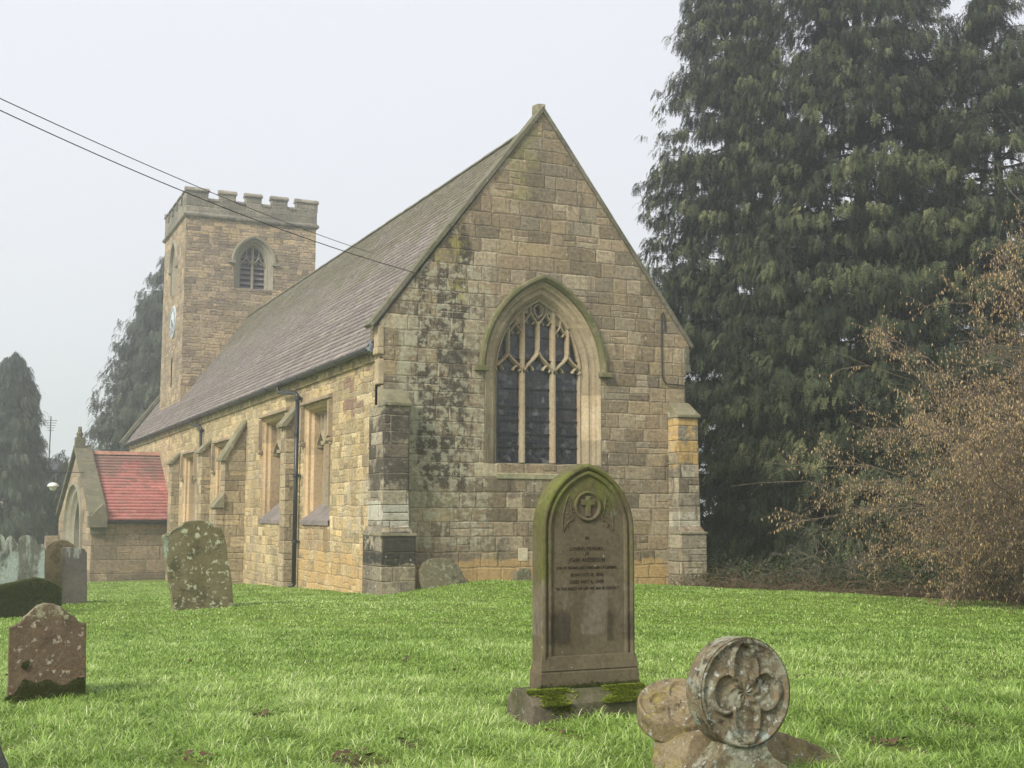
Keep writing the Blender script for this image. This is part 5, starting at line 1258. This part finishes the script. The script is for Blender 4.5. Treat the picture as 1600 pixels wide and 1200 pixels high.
def shrub(name, label, x, y, stems, H, lean, seed, wood, catkins=0, spread=.9, base=.6, twigs=12, w0=.022, cat='shrub', catmat=None, grav=-.28, tw2=5, group=None):
    r = np.random.default_rng(seed); z = gz(x, y)
    t = tag(empty(name, (x, y, z)), label, cat, group)
    P0 = np.stack([r.normal(0, base, stems), r.normal(0, base, stems), np.zeros(stems)-.05], 1)
    D = np.stack([lean[0]+spread*np.clip(r.normal(0, 1, stems), -1.5, 1.5), lean[1]+spread*np.clip(r.normal(0, 1, stems), -1.5, 1.5), lean[2]*r.uniform(.5, 1.2, stems)], 1)
    L = H*r.uniform(.7, 1.03, stems)
    V1, F1, p1 = strands(P0, D, L, r.uniform(.6, 1.2, stems)*w0, np.full(stems, .22), 12, r, grav, .3)
    # side branches
    idx = np.repeat(np.arange(stems), twigs); k = r.integers(3, 12, len(idx)); P = p1[idx, k]; T = p1[idx, k+1]-p1[idx, k]
    T /= np.linalg.norm(T, axis=1, keepdims=True); D2 = T+r.normal(0, .55, T.shape)+np.array([0, 0, .12])
    L2 = L[idx]*r.uniform(.16, .36, len(idx))*(1.15-k/14)
    V2, F2, p2 = strands(P, D2, L2, np.full(len(idx), w0*.32), np.full(len(idx), .3), 7, r, grav*.8, .35)
    id3 = np.repeat(np.arange(len(idx)), tw2); k3 = r.integers(1, 7, len(id3)); P = p2[id3, k3]; T = p2[id3, k3+1]-p2[id3, k3]; T /= np.linalg.norm(T, axis=1, keepdims=True)
    D3 = T+r.normal(0, .6, T.shape); L3 = L2[id3]*r.uniform(.25, .55, len(id3))
    V3, F3, p3 = strands(P, D3, L3, np.full(len(id3), w0*.16), np.full(len(id3), .3), 4, r, grav*.5, .5)
    o = 0; Vs, Fs, Ts = [], [], []
    for V, F, lo in ((V1, F1, .35), (V2, F2, .5), (V3, F3, .45)):
        Vs.append(V); Fs.append(F+o); o += len(V); Ts.append(np.clip(r.normal(lo, .12, len(V)), 0, 1))
    npmesh('branches', np.concatenate(Vs), np.concatenate(Fs), wood, t, np.concatenate(Ts)).location = (0, 0, 0)
    if catkins:
        allp = np.concatenate([p3[:, 1:].reshape(-1, 3), p2[:, 4:].reshape(-1, 3)])
        sel = allp[r.integers(0, len(allp), catkins)]
        # keep them mostly to the outer shell
        c = allp.mean(0); d = np.linalg.norm((sel-c)/np.array([1, 1, 1.2]), axis=1); keep = r.random(len(sel)) < np.clip((d/np.percentile(d, 90))**1.3, .15, 1); sel = sel[keep]
        n = len(sel)
        TV = np.array([(0, 0, 0), (.12, 0, -.25), (-.06, .1, -.25), (-.06, -.1, -.25), (.1, 0, -.8), (-.05, .085, -.8), (-.05, -.085, -.8), (0, 0, -1.)])
        TF = np.array([(0, 1, 2), (0, 2, 3), (0, 3, 1), (1, 4, 5), (1, 5, 2), (2, 5, 6), (2, 6, 3), (3, 6, 4), (3, 4, 1), (4, 7, 5), (5, 7, 6), (6, 7, 4)])
        Z = np.stack([r.normal(0, .18, n), r.normal(0, .18, n), np.ones(n)], 1); Z /= np.linalg.norm(Z, axis=1, keepdims=True)
        X = np.cross(Z, r.normal(0, 1, (n, 3))); X /= np.linalg.norm(X, axis=1, keepdims=True); R = np.stack([X, np.cross(Z, X), Z], 2)
        V, F = scatter(TV, TF, sel, R, r.uniform(.022, .068, n)[:, None]*np.array([1.2, 1.2, 1.]))
        npmesh('catkins', V, F, catmat, t, np.repeat(r.random(n), 8)).location = (0, 0, 0)
    return t
M_hazel = leafmat('hazel_wood', (.070, .050, .034), (.21, .16, .105), 0, .7, .3)
M_greybark = leafmat('grey_twig_wood', (.09, .08, .06), (.25, .215, .165), 0, .75, .3)
M_catkin = leafmat('dry_catkins', (.24, .16, .075), (.58, .44, .24), .15, .8, .2)
shrub('hazel_bush', 'large brown hazel bush hung with tan catkins at the right edge of the lawn', 10.3, -12.0, 190, 7.6, (-.20, .10, 1.3), 81, M_hazel, 135000, .36, 1.15, 18, .020, catmat=M_catkin, grav=-.26, tw2=8)
shrub('hazel_bush', 'lower catkin-covered hazel spreading over the ground beside the lawn edge', 10.3, -9.6, 80, 3.8, (-.25, -.1, .95), 82, M_hazel, 36000, .5, .9, 16, .018, catmat=M_catkin, tw2=7)
shrub('bare_shrub', 'grey bare shrub of thin arching twigs in front of the dark conifers', 9.6, -4.0, 34, 3.2, (-.5, -.2, .9), 83, M_greybark, 0, .6, .5, 10, .011, grav=-.55)
shrub('bare_shrub', 'thin leafless scrub low beside the right-hand buttress', 10.9, .6, 24, 2.0, (-.3, -.2, .9), 84, M_greybark, 0, .6, .8, 8, .008, grav=-.5)
shrub('bare_tree', 'leafless tree whose pale twigs cross the conifers at the right edge', 16.5, -7.5, 11, 13.5, (-.24, .1, 1.2), 85, M_greybark, 0, .26, .5, 9, .030, cat='tree', grav=-.10, tw2=3)

# ------------------------------------------------------------------ cables, lamp, far houses
def cable(p0, p1, sag, label, rad=.009):
    p0, p1 = Vector(p0), Vector(p1); pts = []
    for k in range(41):
        t = k/40; q = p0.lerp(p1, t); q.z -= sag*4*t*(1-t); pts.append(q)
    mb = MB(); mb.tube(pts, rad, 6); return tag(mb.build('overhead_cable', M_cable, None, smooth=True), label, 'cable')
a0 = at_depth(-300, 9, 19); e_ = at_depth(655, 428, 27.9)
cable(at_depth(-260, 45, 17), e_, .30, 'lower overhead cable running across the tower to the near slope of the roof')
cable(at_depth(-260, 30, 17), (4.9, 12.5, 10.2), .28, 'upper overhead cable crossing the tower top and passing behind the roof ridge')
lp = at_depth(83, 758, 52)
lt = tag(empty('lamp', tuple(lp)), 'pale domed outdoor lamp on a thin iron arm beside the porch gable', 'lamp')
M_shade = simple('white_lamp_shade', (.62, .62, .58), .5, .4, 4, .08)
mb = MB(); rr_ = [(.02, .12), (.10, .11), (.19, .05), (.25, -.03), (.25, -.06), (.16, -.08), (.15, -.14), (.09, -.22), (.02, -.24)]
mb.loft([[(a*math.cos(2*math.pi*k/24), a*math.sin(2*math.pi*k/24), b) for k in range(24)] for a, b in rr_], True); mb.build('lamp_shade', M_shade, lt, smooth=True)
mb = MB(); mb.tube([(0, 0, .10), (0, 0, .30)], .075, 10); mb.build('cap', M_iron, lt)
mb = MB(); mb.tube([(0, 0, .28), (0, 0, .55)], .012, 6); B_ = Vector(at_depth(131, 738, 53.5))-Vector(lp); mb.tube([(-.12, 0, .55), tuple(B_)], .018, 6); mb.build('bracket', M_iron, lt)

M_render = simple('pinkish_house_render', (.42, .35, .31), .9, .2, 2, .1)
M_slate = simple('grey_house_slates', (.15, .15, .16), .85, .2, 3, .2)
def house(x, y, w, d, hw, hr, rz, label, z, gable_x=True):
    t = tag(empty('house', (x, y, z)), label, 'house'); t.rotation_euler = (0, 0, rz)
    mb = MB(); mb.box(-w/2, w/2, -d/2, d/2, -1, hw); mb.add([(-w/2, -d/2, hw), (-w/2, d/2, hw), (-w/2, 0, hr)], [(0, 1, 2)]); mb.add([(w/2, -d/2, hw), (w/2, d/2, hw), (w/2, 0, hr)], [(0, 1, 2)])
    mb.build('wall', M_render, t)
    mb = MB()
    for s in (-1, 1): mb.prism([(s*(d/2+.3), hw-.15), (0, hr+.03), (0, hr+.23), (s*(d/2+.3), hw+.05)], lambda u, v, dd: (dd, u, v), -w/2-.25, w/2+.25)
    rf = mb.build('roof', M_slate, t)
    mb = MB(); mb.box(-w*.3, -w*.3+.9, -.35, .35, hr-.6, hr+1.2); mb.build('chimney', M_render, rf)
    for k in range(3):
        for zz in (1.0, 3.4):
            if zz+1.2 > hw: continue
            xx = -w/2+w*(k+.5)/3
            f = MB(); f.box(xx-.55, xx+.55, -d/2-.03, -d/2+.02, zz, zz+1.2); fo = f.build('window', M_shade, t)
            g_ = MB(); g_.box(xx-.47, xx+.47, -d/2-.05, -d/2-.031, zz+.08, zz+1.12); g_.build('pane', M_dark, fo)
    return t
h1 = at_depth(70, 850, 84); house(h1[0]-1.0, h1[1]+3, 9, 7, 3.3, 6.8, math.radians(62), 'pale house with a grey gabled roof faint in the fog behind the left graves', -1.25)
h2 = at_depth(-10, 850, 92); house(h2[0]-3, h2[1]+6, 13, 8, 2.9, 5.6, math.radians(-4), 'long low pinkish house mostly hidden by the foggy conifer at the left edge', -1.25)
w1 = at_depth(0, 845, 60); w2 = at_depth(140, 845, 60)
mb = MB(); c0 = Vector(w1)-Vector(w2); c0.z = 0; c0.normalize(); a_ = Vector((w2[0], w2[1], -1.5)); b_ = a_+c0*30; nn = Vector((-c0.y, c0.x, 0))*.15
for z_, o in ((None, 0),):
    mb.add([a_-nn, b_-nn, b_+nn, a_+nn, a_-nn+Vector((0, 0, 1.45)), b_-nn+Vector((0, 0, 1.45)), b_+nn+Vector((0, 0, 1.45)), a_+nn+Vector((0, 0, 1.45))], [(0, 1, 5, 4), (1, 2, 6, 5), (2, 3, 7, 6), (3, 0, 4, 7), (4, 5, 6, 7)])
tag(mb.build('boundary_wall', simple('pale_boundary_wall', (.40, .37, .33), .9, .2, 3, .15)), 'low pale boundary wall beyond the left-hand graves', 'wall')
mb = MB(); q = at_depth(75, 760, 86); mb.tube([(q[0], q[1], 4.5), (q[0], q[1], 8.6)], .04, 6)
for k in range(5): mb.tube([(q[0]-.45+.06*k, q[1], 8.3-.18*k), (q[0]+.45-.06*k, q[1], 8.3-.18*k)], .02, 4)
tag(mb.build('tv_aerial', M_cable), 'thin television aerial standing above the foggy house', 'aerial')

# ------------------------------------------------------------------ haze
HAZE = .0029
m, nt = newmat('haze'); pv = nt.nodes.new('ShaderNodeVolumePrincipled')
pv.inputs['Color'].default_value = (.93, .96, 1, 1); pv.inputs['Density'].default_value = HAZE; pv.inputs['Density Attribute'].default_value = ''; pv.inputs['Anisotropy'].default_value = .6
ho = nt.nodes.new('ShaderNodeOutputMaterial'); nt.links.new(pv.outputs[0], ho.inputs['Volume'])
mb = MB(); mb.box(-440, 440, -440, 440, -5, 34)
hz = mb.build('haze', m); tag(hz, 'thin winter fog lying over the whole churchyard', 'fog', kind='stuff')
